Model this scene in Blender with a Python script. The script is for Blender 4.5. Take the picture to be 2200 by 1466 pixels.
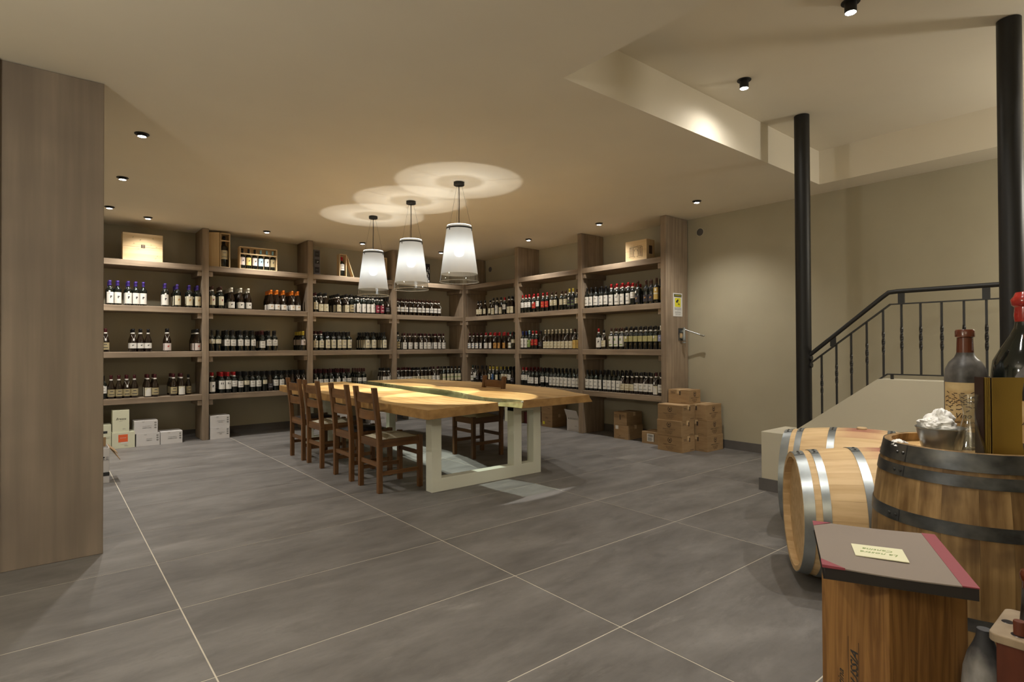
import bpy, math, random
from math import sin, cos, pi, radians as R
from mathutils import Vector, Matrix
random.seed(7)
for o in list(bpy.data.objects): bpy.data.objects.remove(o)
SC = bpy.context.scene
COL = SC.collection
# ---------------------------------------------------------------- camera, world, exposure
H0 = 1.277
cam = bpy.data.cameras.new('camera'); camo = bpy.data.objects.new('camera', cam); COL.objects.link(camo)
cam.sensor_width = 36.0; cam.lens = 1217.72 / 2200 * 36; cam.clip_start = .05; cam.clip_end = 60
yaw, pit, rol = .88285, .0097, -.00443
fw = Vector((cos(yaw)*cos(pit), sin(yaw)*cos(pit), sin(pit)))
rt = Vector((sin(yaw), -cos(yaw), 0)); up = rt.cross(fw)
rt, up = rt*cos(rol) + up*sin(rol), up*cos(rol) - rt*sin(rol)
camo.matrix_world = Matrix(((rt.x, up.x, -fw.x, 0), (rt.y, up.y, -fw.y, 0), (rt.z, up.z, -fw.z, H0), (0, 0, 0, 1)))
SC.camera = camo
w = bpy.data.worlds.new('world'); SC.world = w; w.use_nodes = True
w.node_tree.nodes['Background'].inputs[0].default_value = (1, .95, .85, 1)
w.node_tree.nodes['Background'].inputs[1].default_value = .01
vs = SC.view_settings
SC.display_settings.display_device = 'sRGB'
vs.view_transform = 'Standard'; vs.look = 'None'; vs.gamma = 1; vs.use_curve_mapping = False
vs.exposure = 0.66
SPOT_W = 52.0; SPOT_COL = (1.0, .95, .87)
PEND_UP = 6.2; PEND_DN = 135.0; FILL_GLOBE_W = 66.0; PEND_COL = (1.0, .97, .9)
ZC, ZR = 2.937, 3.28                     # ceiling, raised ceiling
XR, XW, YB, YW = 6.057, 6.544, 8.747, 9.234
# ---------------------------------------------------------------- materials
MAT = {}
def S(r, g=None, b=None):                # sRGB 0-255 -> linear
    if g is None: r, g, b = r
    f = lambda c: ((c/255)/12.92 if c/255 <= .04045 else ((c/255+.055)/1.055)**2.4)
    return (f(r), f(g), f(b), 1)
def mat(name, col, rough=.6, metal=0, spec=.5, emit=None, es=0, trans=0, ior=1.45, coat=0):
    if name in MAT: return MAT[name]
    m = bpy.data.materials.new(name); m.use_nodes = True
    b = m.node_tree.nodes['Principled BSDF']; i = b.inputs
    if len(col) == 3: col = (*col, 1)
    i['Base Color'].default_value = col; i['Roughness'].default_value = rough; i['Metallic'].default_value = metal
    i['Specular IOR Level'].default_value = spec; i['Transmission Weight'].default_value = trans; i['IOR'].default_value = ior
    i['Coat Weight'].default_value = coat
    if emit: i['Emission Color'].default_value = (*emit, 1); i['Emission Strength'].default_value = es
    m.diffuse_color = col; MAT[name] = m
    return m
def nodes(m): return m.node_tree.nodes, m.node_tree.links
def noisy(name, c1, c2, scale=(1, 1, 1), rough=.6, detail=5, bump=.0, lo=.35, hi=.65, rnd=0, metal=0, spec=.4, dist=0, c3=None, s3=3, bscale=None, coat=0, rvar=0):
    """two colours mixed by stretched noise in object space; optional third stain colour, bump and per-object variation"""
    m = mat(name, c1, rough, metal, spec, coat=coat)
    N, L = nodes(m); b = N['Principled BSDF']
    tc = N.new('ShaderNodeTexCoord'); mp = N.new('ShaderNodeMapping'); mp.inputs['Scale'].default_value = scale
    L.new(tc.outputs['Object'], mp.inputs['Vector'])
    vec = mp.outputs[0]
    if rnd:
        oi = N.new('ShaderNodeObjectInfo'); ad = N.new('ShaderNodeVectorMath'); ad.operation = 'ADD'
        sc = N.new('ShaderNodeMath'); sc.operation = 'MULTIPLY'; sc.inputs[1].default_value = 37
        L.new(oi.outputs['Random'], sc.inputs[0]); L.new(mp.outputs[0], ad.inputs[0]); L.new(sc.outputs[0], ad.inputs[1]); vec = ad.outputs[0]
    n = N.new('ShaderNodeTexNoise'); n.inputs['Scale'].default_value = 1; n.inputs['Detail'].default_value = detail; n.inputs['Distortion'].default_value = dist
    L.new(vec, n.inputs['Vector'])
    rp = N.new('ShaderNodeMapRange'); rp.inputs[1].default_value = lo; rp.inputs[2].default_value = hi
    L.new(n.outputs[0], rp.inputs[0])
    mx = N.new('ShaderNodeMix'); mx.data_type = 'RGBA'; mx.inputs[6].default_value = (*c1[:3], 1); mx.inputs[7].default_value = (*c2[:3], 1)
    L.new(rp.outputs[0], mx.inputs[0]); out = mx.outputs[2]
    if c3:
        n3 = N.new('ShaderNodeTexNoise'); n3.inputs['Scale'].default_value = s3; n3.inputs['Detail'].default_value = 3
        L.new(tc.outputs['Object'], n3.inputs['Vector'])
        r3 = N.new('ShaderNodeMapRange'); r3.inputs[1].default_value = .45; r3.inputs[2].default_value = .75; r3.inputs[4].default_value = .8
        L.new(n3.outputs[0], r3.inputs[0])
        m3 = N.new('ShaderNodeMix'); m3.data_type = 'RGBA'; m3.inputs[7].default_value = (*c3[:3], 1)
        L.new(r3.outputs[0], m3.inputs[0]); L.new(out, m3.inputs[6]); out = m3.outputs[2]
    if rnd:
        hs = N.new('ShaderNodeHueSaturation'); mr = N.new('ShaderNodeMapRange'); mr.inputs[3].default_value = 1-rnd; mr.inputs[4].default_value = 1+rnd
        L.new(oi.outputs['Random'], mr.inputs[0]); L.new(mr.outputs[0], hs.inputs['Value']); L.new(out, hs.inputs['Color']); out = hs.outputs[0]
    L.new(out, b.inputs['Base Color'])
    if rvar:
        rr = N.new('ShaderNodeMapRange'); rr.inputs[3].default_value = rough-rvar; rr.inputs[4].default_value = rough+rvar
        L.new(n.outputs[0], rr.inputs[0]); L.new(rr.outputs[0], b.inputs['Roughness'])
    if bump:
        bp = N.new('ShaderNodeBump'); bp.inputs['Strength'].default_value = bump; bp.inputs['Distance'].default_value = .004
        src = n.outputs[0]
        if bscale:
            nb = N.new('ShaderNodeTexNoise'); nb.inputs['Scale'].default_value = bscale; nb.inputs['Detail'].default_value = 3
            L.new(tc.outputs['Object'], nb.inputs['Vector']); src = nb.outputs[0]
        L.new(src, bp.inputs['Height']); L.new(bp.outputs[0], b.inputs['Normal'])
    return m
AX = {'x': (1.2, 26, 26), 'y': (26, 1.2, 26), 'z': (26, 26, 1.2)}
def wood(name, c1, c2, ax, k=1, **kw):
    kw.setdefault('bump', .15); kw.setdefault('rnd', .06)
    return noisy(name + '_' + ax, c1, c2, tuple(k*v for v in AX[ax]), **kw)
SH = dict(rough=.62, spec=.3, c3=(.16, .12, .085), s3=2.2)
for a in 'xyz':
    wood('shelf_wood', (.235, .175, .120), (.35, .27, .19), a, **SH)
    wood('chair_wood', (.085, .038, .013), (.155, .072, .025), a, rough=.42, rnd=.1)
    wood('pine', (.62, .44, .23), (.74, .56, .33), a, k=.7, rough=.6)
wood('panel_wood', (.19, .15, .112), (.26, .205, .152), 'z', k=.55, rough=.6, spec=.3, c3=(.15, .12, .095), s3=1.4)
PANEL = MAT['panel_wood_z']
noisy('oak_slab', (.34, .19, .055), (.62, .42, .17), (15, 1.1, 15), rough=.38, detail=6, dist=1.2, bump=.1, c3=(.30, .16, .05), s3=1.6, spec=.45)
noisy('bark', (.34, .27, .11), (.52, .44, .2), (14, 14, 14), rough=.8, bump=.6)
noisy('slab_edge', (.26, .14, .045), (.40, .23, .08), (9, 9, 14), rough=.5, bump=.15, detail=6)
noisy('wall_paint', (.415, .375, .275), (.435, .395, .29), (3, 3, 3), rough=.9, spec=.15, bump=.12, bscale=160)
noisy('wall_paint_light', (.53, .49, .385), (.55, .51, .40), (3, 3, 3), rough=.9, spec=.15, bump=.12, bscale=160)
noisy('ceiling_paint', (.80, .735, .61), (.82, .755, .625), (2, 2, 2), rough=.92, spec=.1)
def tile_material():
    m = mat('tile', (.16, .15, .14), .5, spec=.35); N, L = nodes(m); b = N['Principled BSDF']
    tc = N.new('ShaderNodeTexCoord'); oi = N.new('ShaderNodeObjectInfo'); sc = N.new('ShaderNodeMath'); sc.operation = 'MULTIPLY'; sc.inputs[1].default_value = 53; L.new(oi.outputs['Random'], sc.inputs[0])
    ad = N.new('ShaderNodeVectorMath'); ad.operation = 'ADD'; L.new(tc.outputs['Object'], ad.inputs[0]); L.new(sc.outputs[0], ad.inputs[1])
    def lay(scale, det, rough, dist, lo, hi):
        mp = N.new('ShaderNodeMapping'); mp.inputs['Scale'].default_value = scale; L.new(ad.outputs[0], mp.inputs[0])
        n = N.new('ShaderNodeTexNoise'); n.inputs['Scale'].default_value = 1; n.inputs['Detail'].default_value = det; n.inputs['Roughness'].default_value = rough; n.inputs['Distortion'].default_value = dist
        L.new(mp.outputs[0], n.inputs['Vector']); r = N.new('ShaderNodeMapRange'); r.inputs[1].default_value = lo; r.inputs[2].default_value = hi; L.new(n.outputs[0], r.inputs[0]); return r.outputs[0]
    def mix(a, b_, f, k=1):
        x = N.new('ShaderNodeMix'); x.data_type = 'RGBA'
        for s, i_ in ((a, 6), (b_, 7)):
            if isinstance(s, tuple): x.inputs[i_].default_value = (*s, 1)
            else: L.new(s, x.inputs[i_])
        q = N.new('ShaderNodeMath'); q.operation = 'MULTIPLY'; q.inputs[1].default_value = k; L.new(f, q.inputs[0]); L.new(q.outputs[0], x.inputs[0]); return x.outputs[2]
    c = mix((.105, .097, .090), (.200, .188, .177), lay((1.6, 4.2, 1), 12, .62, .15, .30, .70))
    c = mix(c, (.080, .073, .068), lay((2.6, 5.5, 1), 10, .68, .4, .52, .74), .65)        # dark clouds
    c = mix(c, (.30, .285, .265), lay((1.9, 7.0, 1), 12, .7, .2, .60, .78), .55)          # pale cement streaks
    c = mix(c, (.10, .093, .087), lay((26, 60, 1), 4, .7, 0, .5, .8), .30)                # fine grain
    hs = N.new('ShaderNodeHueSaturation'); mr = N.new('ShaderNodeMapRange'); mr.inputs[3].default_value = .93; mr.inputs[4].default_value = 1.07
    L.new(oi.outputs['Random'], mr.inputs[0]); L.new(mr.outputs[0], hs.inputs['Value']); L.new(c, hs.inputs['Color']); L.new(hs.outputs[0], b.inputs['Base Color'])
    L.new(lay((3, 6, 1), 6, .6, 0, .0, 1.0), b.inputs['Roughness'])
    rr = [n for n in N if n.type == 'MAP_RANGE'][-1]; rr.inputs[3].default_value = .40; rr.inputs[4].default_value = .62
tile_material()
noisy('grout', (.50, .46, .38), (.58, .53, .44), (5, 5, 5), rough=.9)
noisy('skirting', (.10, .095, .09), (.13, .12, .115), (3, 3, 3), rough=.55)
noisy('carton', (.305, .20, .105), (.36, .24, .13), (6, 6, 30), rough=.8, spec=.2, rnd=.07)
mat('carton_print', (.07, .045, .03), .8); mat('carton_tape', (.58, .42, .24), .4)
mat('white_carton', (.62, .60, .585), .7, spec=.2); mat('cream_carton', (.66, .66, .50), .7, spec=.2)
mat('ink', (.03, .03, .03), .7); mat('ink_grey', (.22, .21, .2), .7); mat('orange_sticker', (.75, .13, .04), .6)
mat('maroon_carton', (.10, .02, .025), .6); mat('kraft_inside', (.28, .18, .09), .8)
mat('black_metal', (.012, .0115, .011), .45, spec=.4); mat('black_trim', (.01, .01, .01), .5)
mat('rail_metal', (.016, .0155, .015), .42, spec=.5)
mat('table_steel', (.60, .60, .50), .38, spec=.5); mat('grey_steel', (.22, .22, .2), .35, metal=.6)
mat('seat_cream', (.42, .38, .28), .7); mat('seat_black', (.008, .008, .010), .38)
mat('lens', (1, 1, 1), emit=(1, .97, .93), es=40); mat('bulb', (1, 1, 1), emit=(.97, 1, 1), es=9)
mat('plastic_white', (.7, .69, .66), .4)
noisy('galv', (.30, .33, .34), (.44, .47, .48), (6, 6, 6), rough=.36, metal=.85, spec=.5, detail=6, bump=.05)
noisy('galv_dark', (.045, .047, .05), (.11, .115, .12), (9, 9, 16), rough=.42, metal=.75, spec=.5, detail=8, c3=(.17, .165, .15), s3=9, bump=.15)
for a, k in (('y', 1), ('z', 1)):
    wood('stave', (.50, .335, .165), (.63, .45, .245), a, k=k, rough=.6, rnd=.07)
wood('stave_wine', (.40, .17, .12), (.56, .33, .2), 'y', rough=.6, rnd=.05)
wood('stave_old', (.15, .082, .028), (.37, .235, .10), 'z', rough=.58, rnd=.2, c3=(.075, .042, .018), s3=7, detail=10, bump=.5)
wood('head_old', (.45, .27, .1), (.6, .4, .18), 'x', rough=.5)
noisy('crate_wood', (.17, .078, .022), (.30, .15, .045), (34, 34, 2.2), rough=.5, detail=3, dist=1.6, lo=.38, hi=.62, bump=.2)
mat('rivet', (.1, .1, .1), .35, metal=.9)
mat('bottle_glass', (.006, .008, .006), .09, spec=.6, coat=.4); mat('bottle_brown', (.012, .006, .003), .10, spec=.6, coat=.4)
CAPS = {'black': (.010, .009, .010), 'maroon': (.055, .008, .010), 'red': (.38, .012, .015), 'orange': (.62, .16, .015), 'yellow': (.55, .42, .05),
        'white': (.66, .62, .52), 'cream': (.42, .36, .25), 'purple': (.055, .03, .20), 'blue': (.02, .028, .12), 'pale blue': (.25, .45, .52), 'green': (.015, .04, .03), 'brown': (.05, .018, .010)}
for k, c in CAPS.items(): mat('cap_' + k, c, .32, spec=.5)
LABS = {'white': (.68, .655, .60), 'cream': (.60, .55, .40), 'tan': (.36, .30, .17), 'olive': (.40, .37, .17), 'pink': (.60, .52, .48), 'red': (.42, .03, .025), 'wine red': (.22, .03, .05),
        'orange': (.46, .24, .07), 'gold': (.50, .35, .11), 'blue': (.05, .10, .22), 'green': (.22, .30, .10), 'dark': (.05, .045, .05), 'grey': (.33, .32, .30), 'pale blue': (.38, .52, .62), 'yellow': (.66, .52, .2), 'lilac': (.3, .32, .5)}
for k, c in LABS.items(): mat('label_' + k, c, .65, spec=.25)
mat('string', (.72, .70, .66), .8)
noisy('dusty_glass', (.012, .010, .008), (.16, .15, .14), (9, 9, 7), rough=.4, lo=.40, hi=.68, spec=.5)
noisy('chalky_glass', (.05, .05, .055), (.34, .32, .30), (9, 9, 5), rough=.6, lo=.40, hi=.62)
mat('amber', (.10, .022, .008), .25, spec=.6, coat=.5); mat('red_wax', (.32, .018, .012), .22, coat=.6)
noisy('old_label', (.42, .27, .11), (.58, .45, .24), (7, 7, 14), rough=.7)
mat('gold_card', (.36, .235, .05), .38, metal=.55); mat('dark_card', (.028, .010, .005), .6)
mat('bucket_metal', (.42, .43, .42), .3, metal=.95); mat('napkin', (.78, .77, .74), .9)
mat('book_cover', (.235, .195, .165), .75, spec=.2); mat('book_red', (.24, .045, .06), .6); mat('pages', (.018, .014, .012), .7); mat('book_label', (.68, .66, .46), .7)
noisy('carrier_wood', (.25, .185, .12), (.34, .26, .17), (14, 14, 3), rough=.7); noisy('carrier_red', (.075, .018, .008), (.12, .03, .012), (14, 14, 3), rough=.6)
mat('sign_white', (.68, .67, .64), .5); mat('sign_yellow', (.72, .66, .03), .5); mat('cork', (.5, .36, .2), .8)
noisy('poster_dark', (.015, .012, .015), (.02, .018, .02), (3, 3, 3), rough=.3); mat('poster_light', (.5, .52, .52), .4); mat('board_grey', (.10, .09, .10), .5)
def glass(name, tint=(1, 1, 1), tr=.85, rough=.0):
    m = bpy.data.materials.new(name); m.use_nodes = True; N, L = nodes(m); N.clear()
    o = N.new('ShaderNodeOutputMaterial'); t = N.new('ShaderNodeBsdfTransparent'); t.inputs[0].default_value = (*tint, 1)
    g = N.new('ShaderNodeBsdfGlossy'); g.inputs['Roughness'].default_value = rough
    f = N.new('ShaderNodeLayerWeight'); f.inputs[0].default_value = .5       # symmetric for both sides of a pane
    pw = N.new('ShaderNodeMath'); pw.operation = 'POWER'; pw.inputs[1].default_value = 4.5; L.new(f.outputs['Facing'], pw.inputs[0])
    mr = N.new('ShaderNodeMapRange'); mr.inputs[3].default_value = 1-tr; mr.inputs[4].default_value = .8
    x = N.new('ShaderNodeMixShader'); L.new(pw.outputs[0], mr.inputs[0]); L.new(mr.outputs[0], x.inputs[0]); L.new(t.outputs[0], x.inputs[1]); L.new(g.outputs[0], x.inputs[2]); L.new(x.outputs[0], o.inputs[0])
    MAT[name] = m; return m
glass('clear_glass', (.97, .98, .975), .93); glass('table_glass', (.86, .92, .89), .97); glass('shade_rim', (.95, .97, .97), .80)
def frosted():
    m = bpy.data.materials.new('frosted'); m.use_nodes = True; N, L = nodes(m); N.clear(); MAT['frosted'] = m
    o = N.new('ShaderNodeOutputMaterial')
    tl = N.new('ShaderNodeBsdfTranslucent'); tl.inputs[0].default_value = (.88, .90, .90, 1)
    df = N.new('ShaderNodeBsdfDiffuse'); df.inputs[0].default_value = (.55, .57, .57, 1)
    tr = N.new('ShaderNodeBsdfTransparent'); tr.inputs[0].default_value = (.95, .97, .97, 1)
    a = N.new('ShaderNodeMixShader'); a.inputs[0].default_value = .30
    L.new(tl.outputs[0], a.inputs[1]); L.new(df.outputs[0], a.inputs[2])
    b = N.new('ShaderNodeMixShader'); b.inputs[0].default_value = .16
    L.new(a.outputs[0], b.inputs[1]); L.new(tr.outputs[0], b.inputs[2]); L.new(b.outputs[0], o.inputs[0])
frosted()
def ringmat():
    m = bpy.data.materials.new('shadow_ring_tint'); m.use_nodes = True; N, L = nodes(m); N.clear(); MAT['shadow_ring_tint'] = m
    o = N.new('ShaderNodeOutputMaterial'); t = N.new('ShaderNodeBsdfTransparent'); t.inputs[0].default_value = (.45, .43, .40, 1); L.new(t.outputs[0], o.inputs[0])
ringmat()
# ---------------------------------------------------------------- mesh helpers
class MB:
    def __init__(s): s.v = []; s.f = []; s.m = []
    def add(s, vs, fs, m=0, M=None):
        b = len(s.v)
        for p in vs:
            p = Vector(p); s.v.append(tuple(M @ p) if M else tuple(p))
        for i, f in enumerate(fs):
            s.f.append([b+k for k in f]); s.m.append(m[i] if isinstance(m, (list, tuple)) else m)
        return s
    def box(s, x0, x1, y0, y1, z0, z1, m=0, M=None):
        vs = [(x, y, z) for x in (x0, x1) for y in (y0, y1) for z in (z0, z1)]
        return s.add(vs, [(0, 1, 3, 2), (4, 6, 7, 5), (0, 4, 5, 1), (2, 3, 7, 6), (0, 2, 6, 4), (1, 5, 7, 3)], m, M)
    def prism(s, pts, z0, z1, m=0, M=None, mside=None, top=None):
        n = len(pts); vs = [(x, y, z0) for x, y in pts] + [(x, y, z1) for x, y in (top or pts)]
        fs = [tuple(range(n-1, -1, -1)), tuple(range(n, 2*n))] + [(i, (i+1) % n, n+(i+1) % n, n+i) for i in range(n)]
        return s.add(vs, fs, [m, m] + [mside if mside is not None else m]*n, M)
    def lathe(s, prof, n=16, m=0, M=None, mats=None, a0=0, a1=2*pi, cap=True):
        full = abs(a1-a0-2*pi) < 1e-6; k = n if full else n+1; vs = []; fs = []; ms = []
        for r, z in prof:
            for i in range(k):
                a = a0+(a1-a0)*i/n; vs.append((r*cos(a), r*sin(a), z))
        for j in range(len(prof)-1):
            for i in range(n):
                q = (i+1) % k if full else i+1
                fs.append((j*k+i, j*k+q, (j+1)*k+q, (j+1)*k+i)); ms.append(mats[j] if mats else m)
        if cap and full:
            if prof[0][0] > 1e-5: fs.append(tuple(range(k-1, -1, -1))); ms.append(mats[0] if mats else m)
            if prof[-1][0] > 1e-5: fs.append(tuple(range((len(prof)-1)*k, len(prof)*k))); ms.append(mats[-1] if mats else m)
        return s.add(vs, fs, ms, M)
    def tube(s, path, r, n=8, m=0, M=None, closed=False):
        P = [Vector(p) for p in path]; vs = []; fs = []; L = len(P)
        rr = r if isinstance(r, (list, tuple)) else [r]*L; ref = None
        for i, p in enumerate(P):
            if closed: t = P[(i+1) % L]-P[i-1]
            else: t = P[min(i+1, L-1)]-P[max(i-1, 0)]
            t.normalize()
            if ref is None: ref = Vector((0, 0, 1)) if abs(t.z) < .9 else Vector((1, 0, 0))
            u = t.cross(ref).normalized(); w_ = u.cross(t).normalized(); ref = w_
            for k in range(n):
                a = 2*pi*k/n; vs.append(p+(u*cos(a)+w_*sin(a))*rr[i])
        for i in range(L if closed else L-1):
            for k in range(n):
                j = (i+1) % L; fs.append((i*n+k, i*n+(k+1) % n, j*n+(k+1) % n, j*n+k))
        if not closed: fs += [tuple(range(n-1, -1, -1)), tuple(range((L-1)*n, L*n))]
        return s.add(vs, fs, m, M)
    def beam(s, a, b, wx, wy, m=0):
        """square bar between two points"""
        a = Vector(a); b = Vector(b); t = (b-a).normalized(); ref = Vector((0, 0, 1)) if abs(t.z) < .95 else Vector((1, 0, 0))
        u = t.cross(ref).normalized()*wx/2; v_ = u.cross(t).normalized()*wy/2
        vs = [a-u-v_, a+u-v_, a+u+v_, a-u+v_, b-u-v_, b+u-v_, b+u+v_, b-u+v_]
        return s.add(vs, [(0, 3, 2, 1), (4, 5, 6, 7), (0, 1, 5, 4), (1, 2, 6, 5), (2, 3, 7, 6), (3, 0, 4, 7)], m)
    def mesh(s, name, mats, smooth=None):
        me = bpy.data.meshes.new(name); me.from_pydata(s.v, [], s.f)
        for k in mats: me.materials.append(MAT[k] if isinstance(k, str) else k)
        me.polygons.foreach_set('material_index', s.m)
        if smooth:
            me.polygons.foreach_set('use_smooth', [True]*len(s.f)); me.set_sharp_from_angle(angle=R(smooth))
        me.update(); return me
    def obj(s, name, mats, parent=None, smooth=None, bevel=0, **kw):
        o = bpy.data.objects.new(name, s.mesh(name, mats if isinstance(mats, (list, tuple)) else [mats], smooth)); COL.objects.link(o)
        if parent: o.parent = parent
        if bevel:
            b = o.modifiers.new('bevel', 'BEVEL'); b.width = bevel; b.segments = 2; b.limit_method = 'ANGLE'
        for k, v in kw.items(): o[k] = v
        return o
def link(name, me, parent=None, loc=(0, 0, 0), rz=0):
    o = bpy.data.objects.new(name, me); COL.objects.link(o); o.parent = parent; o.location = loc; o.rotation_euler = (0, 0, rz); return o
def empty(name, loc=(0, 0, 0), rz=0, rot=None):
    o = bpy.data.objects.new(name, None); COL.objects.link(o); o.location = loc; o.rotation_euler = rot or (0, 0, rz); o.empty_display_size = .05; return o
def tag(o, label, cat, group=None):
    o['label'] = label; o['category'] = cat
    if group: o['group'] = group
    return o
def struct(o): o['kind'] = 'structure'; return o
def copy_tree(o, parent=None):
    c = o.copy(); COL.objects.link(c); c.parent = parent
    for ch in list(o.children): copy_tree(ch, c)
    return c
TXT = {}
def text_mesh(s, size, matname, ext=.0003, bold=0, shear=0, spacing=1.0, align='CENTER'):
    key = (s, size, matname, shear, spacing, align)
    if key in TXT: return TXT[key]
    cu = bpy.data.curves.new('lettering', 'FONT'); cu.body = s; cu.size = size; cu.extrude = ext; cu.align_x = align; cu.align_y = 'CENTER'
    cu.offset = bold; cu.shear = shear; cu.space_character = spacing; cu.resolution_u = 2
    t = bpy.data.objects.new('tmp', cu); COL.objects.link(t)
    dg = bpy.context.evaluated_depsgraph_get(); me = bpy.data.meshes.new_from_object(t.evaluated_get(dg)); me.name = 'lettering'
    me.materials.clear(); me.materials.append(MAT[matname])
    bpy.data.objects.remove(t); bpy.data.curves.remove(cu)
    TXT[key] = me; return me
def text(s, size, matname, parent, M, name='lettering', **kw):
    o = bpy.data.objects.new(name, text_mesh(s, size, matname, **kw)); COL.objects.link(o); o.parent = parent; o.matrix_local = M; return o
def face_M(p, out, upv=(0, 0, 1)):
    """matrix whose local XY plane lies on a face: z = outward"""
    z = Vector(out).normalized(); y = Vector(upv).normalized(); x = y.cross(z).normalized(); y = z.cross(x)
    return Matrix(((x.x, y.x, z.x, p[0]), (x.y, y.y, z.y, p[1]), (x.z, y.z, z.z, p[2]), (0, 0, 0, 1)))
# ---------------------------------------------------------------- room shell
XL, YF = -2.5, -3.0
fl = MB().box(XL-.1, XW+.1, YF-.1, YW+.1, -.12, -.0012).obj('floor', ['grout']); struct(fl)
TA, TB, TX0, TY0, G = 1.508, .75, .512, 2.441, .0032
full_tile = MB().box(G, TA-G, G, TB-G, -.012, 0).mesh('floor_tile', ['tile'])
for i in range(-3, 5):
    for j in range(-8, 11):
        x0, y0 = TX0+TA*i, TY0+TB*j; x1, y1 = x0+TA, y0+TB
        cx0, cx1, cy0, cy1 = max(x0, XL), min(x1, XW), max(y0, YF), min(y1, YW)
        if cx1-cx0 < .03 or cy1-cy0 < .03: continue
        if (cx0, cx1, cy0, cy1) == (x0, x1, y0, y1): link('floor_tile', full_tile, fl, (x0, y0, 0))
        else:
            o = MB().box(cx0-x0+G, cx1-x0-G, cy0-y0+G, cy1-y0-G, -.012, 0).obj('floor_tile', ['tile'], fl); o.location = (x0, y0, 0)
RX0, RX1, RY0, RY1 = 2.467, 6.16, -2.0, 2.49
c = MB().box(XL-.1, XW+.1, RY1, YW+.1, ZC, ZC+.6).box(XL-.1, RX0, YF-.1, RY1, ZC, ZC+.6).box(RX1, XW+.1, YF-.1, RY1, ZC, ZC+.6).box(RX0, RX1, YF-.1, RY0, ZC, ZC+.6).box(RX0, RX1, RY0, RY1, ZR, ZR+.25)
struct(c.obj('ceiling', ['ceiling_paint']))
struct(MB().box(XL-.1, XW+.1, YW, YW+.1, 0, ZC).obj('wall_back', ['wall_paint']))
struct(MB().box(XW, XW+.1, YF-.1, YW, 0, ZC).obj('wall_right', ['wall_paint']))
struct(MB().box(-.31, -.21, 4.43, YW, 0, ZC).obj('wall_left', ['wall_paint']))
struct(MB().box(XL-.1, -.21, 4.33, 4.43, 0, ZC).obj('wall_return', ['wall_paint']))
struct(MB().box(XL-.1, XL, YF, 4.33, 0, ZC).obj('wall_far_left', ['wall_paint']))
struct(MB().box(XL, XW, YF-.1, YF, 0, ZC).obj('wall_front', ['wall_paint']))
struct(MB().box(.0, XW-.015, YW-.012, YW, 0, .105).obj('baseboard_back', ['skirting']))
struct(MB().box(XW-.012, XW, 2.3, 8.747, 0, .105).obj('baseboard_right', ['skirting']))
# stair parapet with the low block at its foot
pp = [(2.27, .0), (2.27, .517), (1.606, 1.01), (-2.9, 1.0), (-2.9, 0)]
pv = [(5.0, y, z) for y, z in pp] + [(5.17, y, z) for y, z in pp]
st = MB().add(pv, [(0, 1, 2, 3, 4), (9, 8, 7, 6, 5)] + [(i, i+5, (i+1) % 5+5, (i+1) % 5) for i in range(5)]).obj('wall_stair', ['wall_paint_light']); struct(st)
struct(MB().box(4.9, 5.36, 2.27, 2.49, 0, .517).box(4.9, 5.0, -1.0, 2.27, 0, .517).obj('wall_low_block', ['wall_paint_light'], bevel=.006))
struct(MB().box(4.885, 5.375, 2.49, 2.505, 0, .105).box(4.885, 4.90, -1.0, 2.49, 0, .105).obj('baseboard_block', ['skirting']))
# ---------------------------------------------------------------- shelving
SZ = (2.418, 1.830, 1.230, .633); TH = .076
bk = tag(empty('shelving_unit', (3.3, 8.99, 0)), 'long grey-brown timber shelving along the back wall, left of the room corner', 'shelving')
rk = tag(empty('shelving_unit', (6.3, 6.5, 0)), 'grey-brown timber shelving along the right wall, ending in the wide panel with the camera sign', 'shelving')
def rel(o, p): o.location = Vector(o.location)-Vector(p.location); return o
def part(mb, name, m, p, **kw): o = mb.obj(name, m, p, **kw); o.location = -Vector(p.location); return o
ups = [(.28, .36), (1.663, 1.745), (3.117, 3.197), (4.56, 4.64), (6.012, 6.10)]
for a, b in ups:
    part(MB().box(a, b, YB, YW-.013, 0, ZC-.002), 'upright', 'shelf_wood_z', bk, bevel=.006)
for (a, b), (c_, d) in zip(ups, ups[1:]):
    for z in SZ:
        part(MB().box(b, c_, YB+.008, YW-.002, z-TH, z), 'shelf_board', 'shelf_wood_x', bk, bevel=.004)
        for x0, x1 in ((b, b+.055), (c_-.055, c_)):
            part(MB().box(x0, x1, YB+.02, YW-.02, z-TH-.073, z-TH), 'bracket', 'shelf_wood_y', bk, bevel=.003)
upr = [(YB, YB+.08), (7.209, 7.292), (5.756, 5.838), (4.294, 4.379)]
for k, (a, b) in enumerate(upr):
    x0 = 6.102 if k == 0 else XR
    part(MB().box(x0, XW-.013, a, b, 0, ZC-.002), 'upright', 'shelf_wood_z', rk, bevel=.006)
for (a, b), (c_, d) in zip(upr, upr[1:]):
    for z in SZ:
        part(MB().box(XR+.008, XW-.002, d, a, z-TH, z), 'shelf_board', 'shelf_wood_y', rk, bevel=.004)
        for y0, y1 in ((a-.055, a), (d, d+.055)):
            part(MB().box(XR+.02, XW-.02, y0, y1, z-TH-.073, z-TH), 'bracket', 'shelf_wood_x', rk, bevel=.003)
pn = MB().box(-.21, .277, 4.352, 4.432, 0, ZC-.002).obj('partition_panel', ['panel_wood_z'], bevel=.004)
tag(pn, 'full-height dark brown timber panel standing at the left edge of the picture', 'panel')
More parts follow.
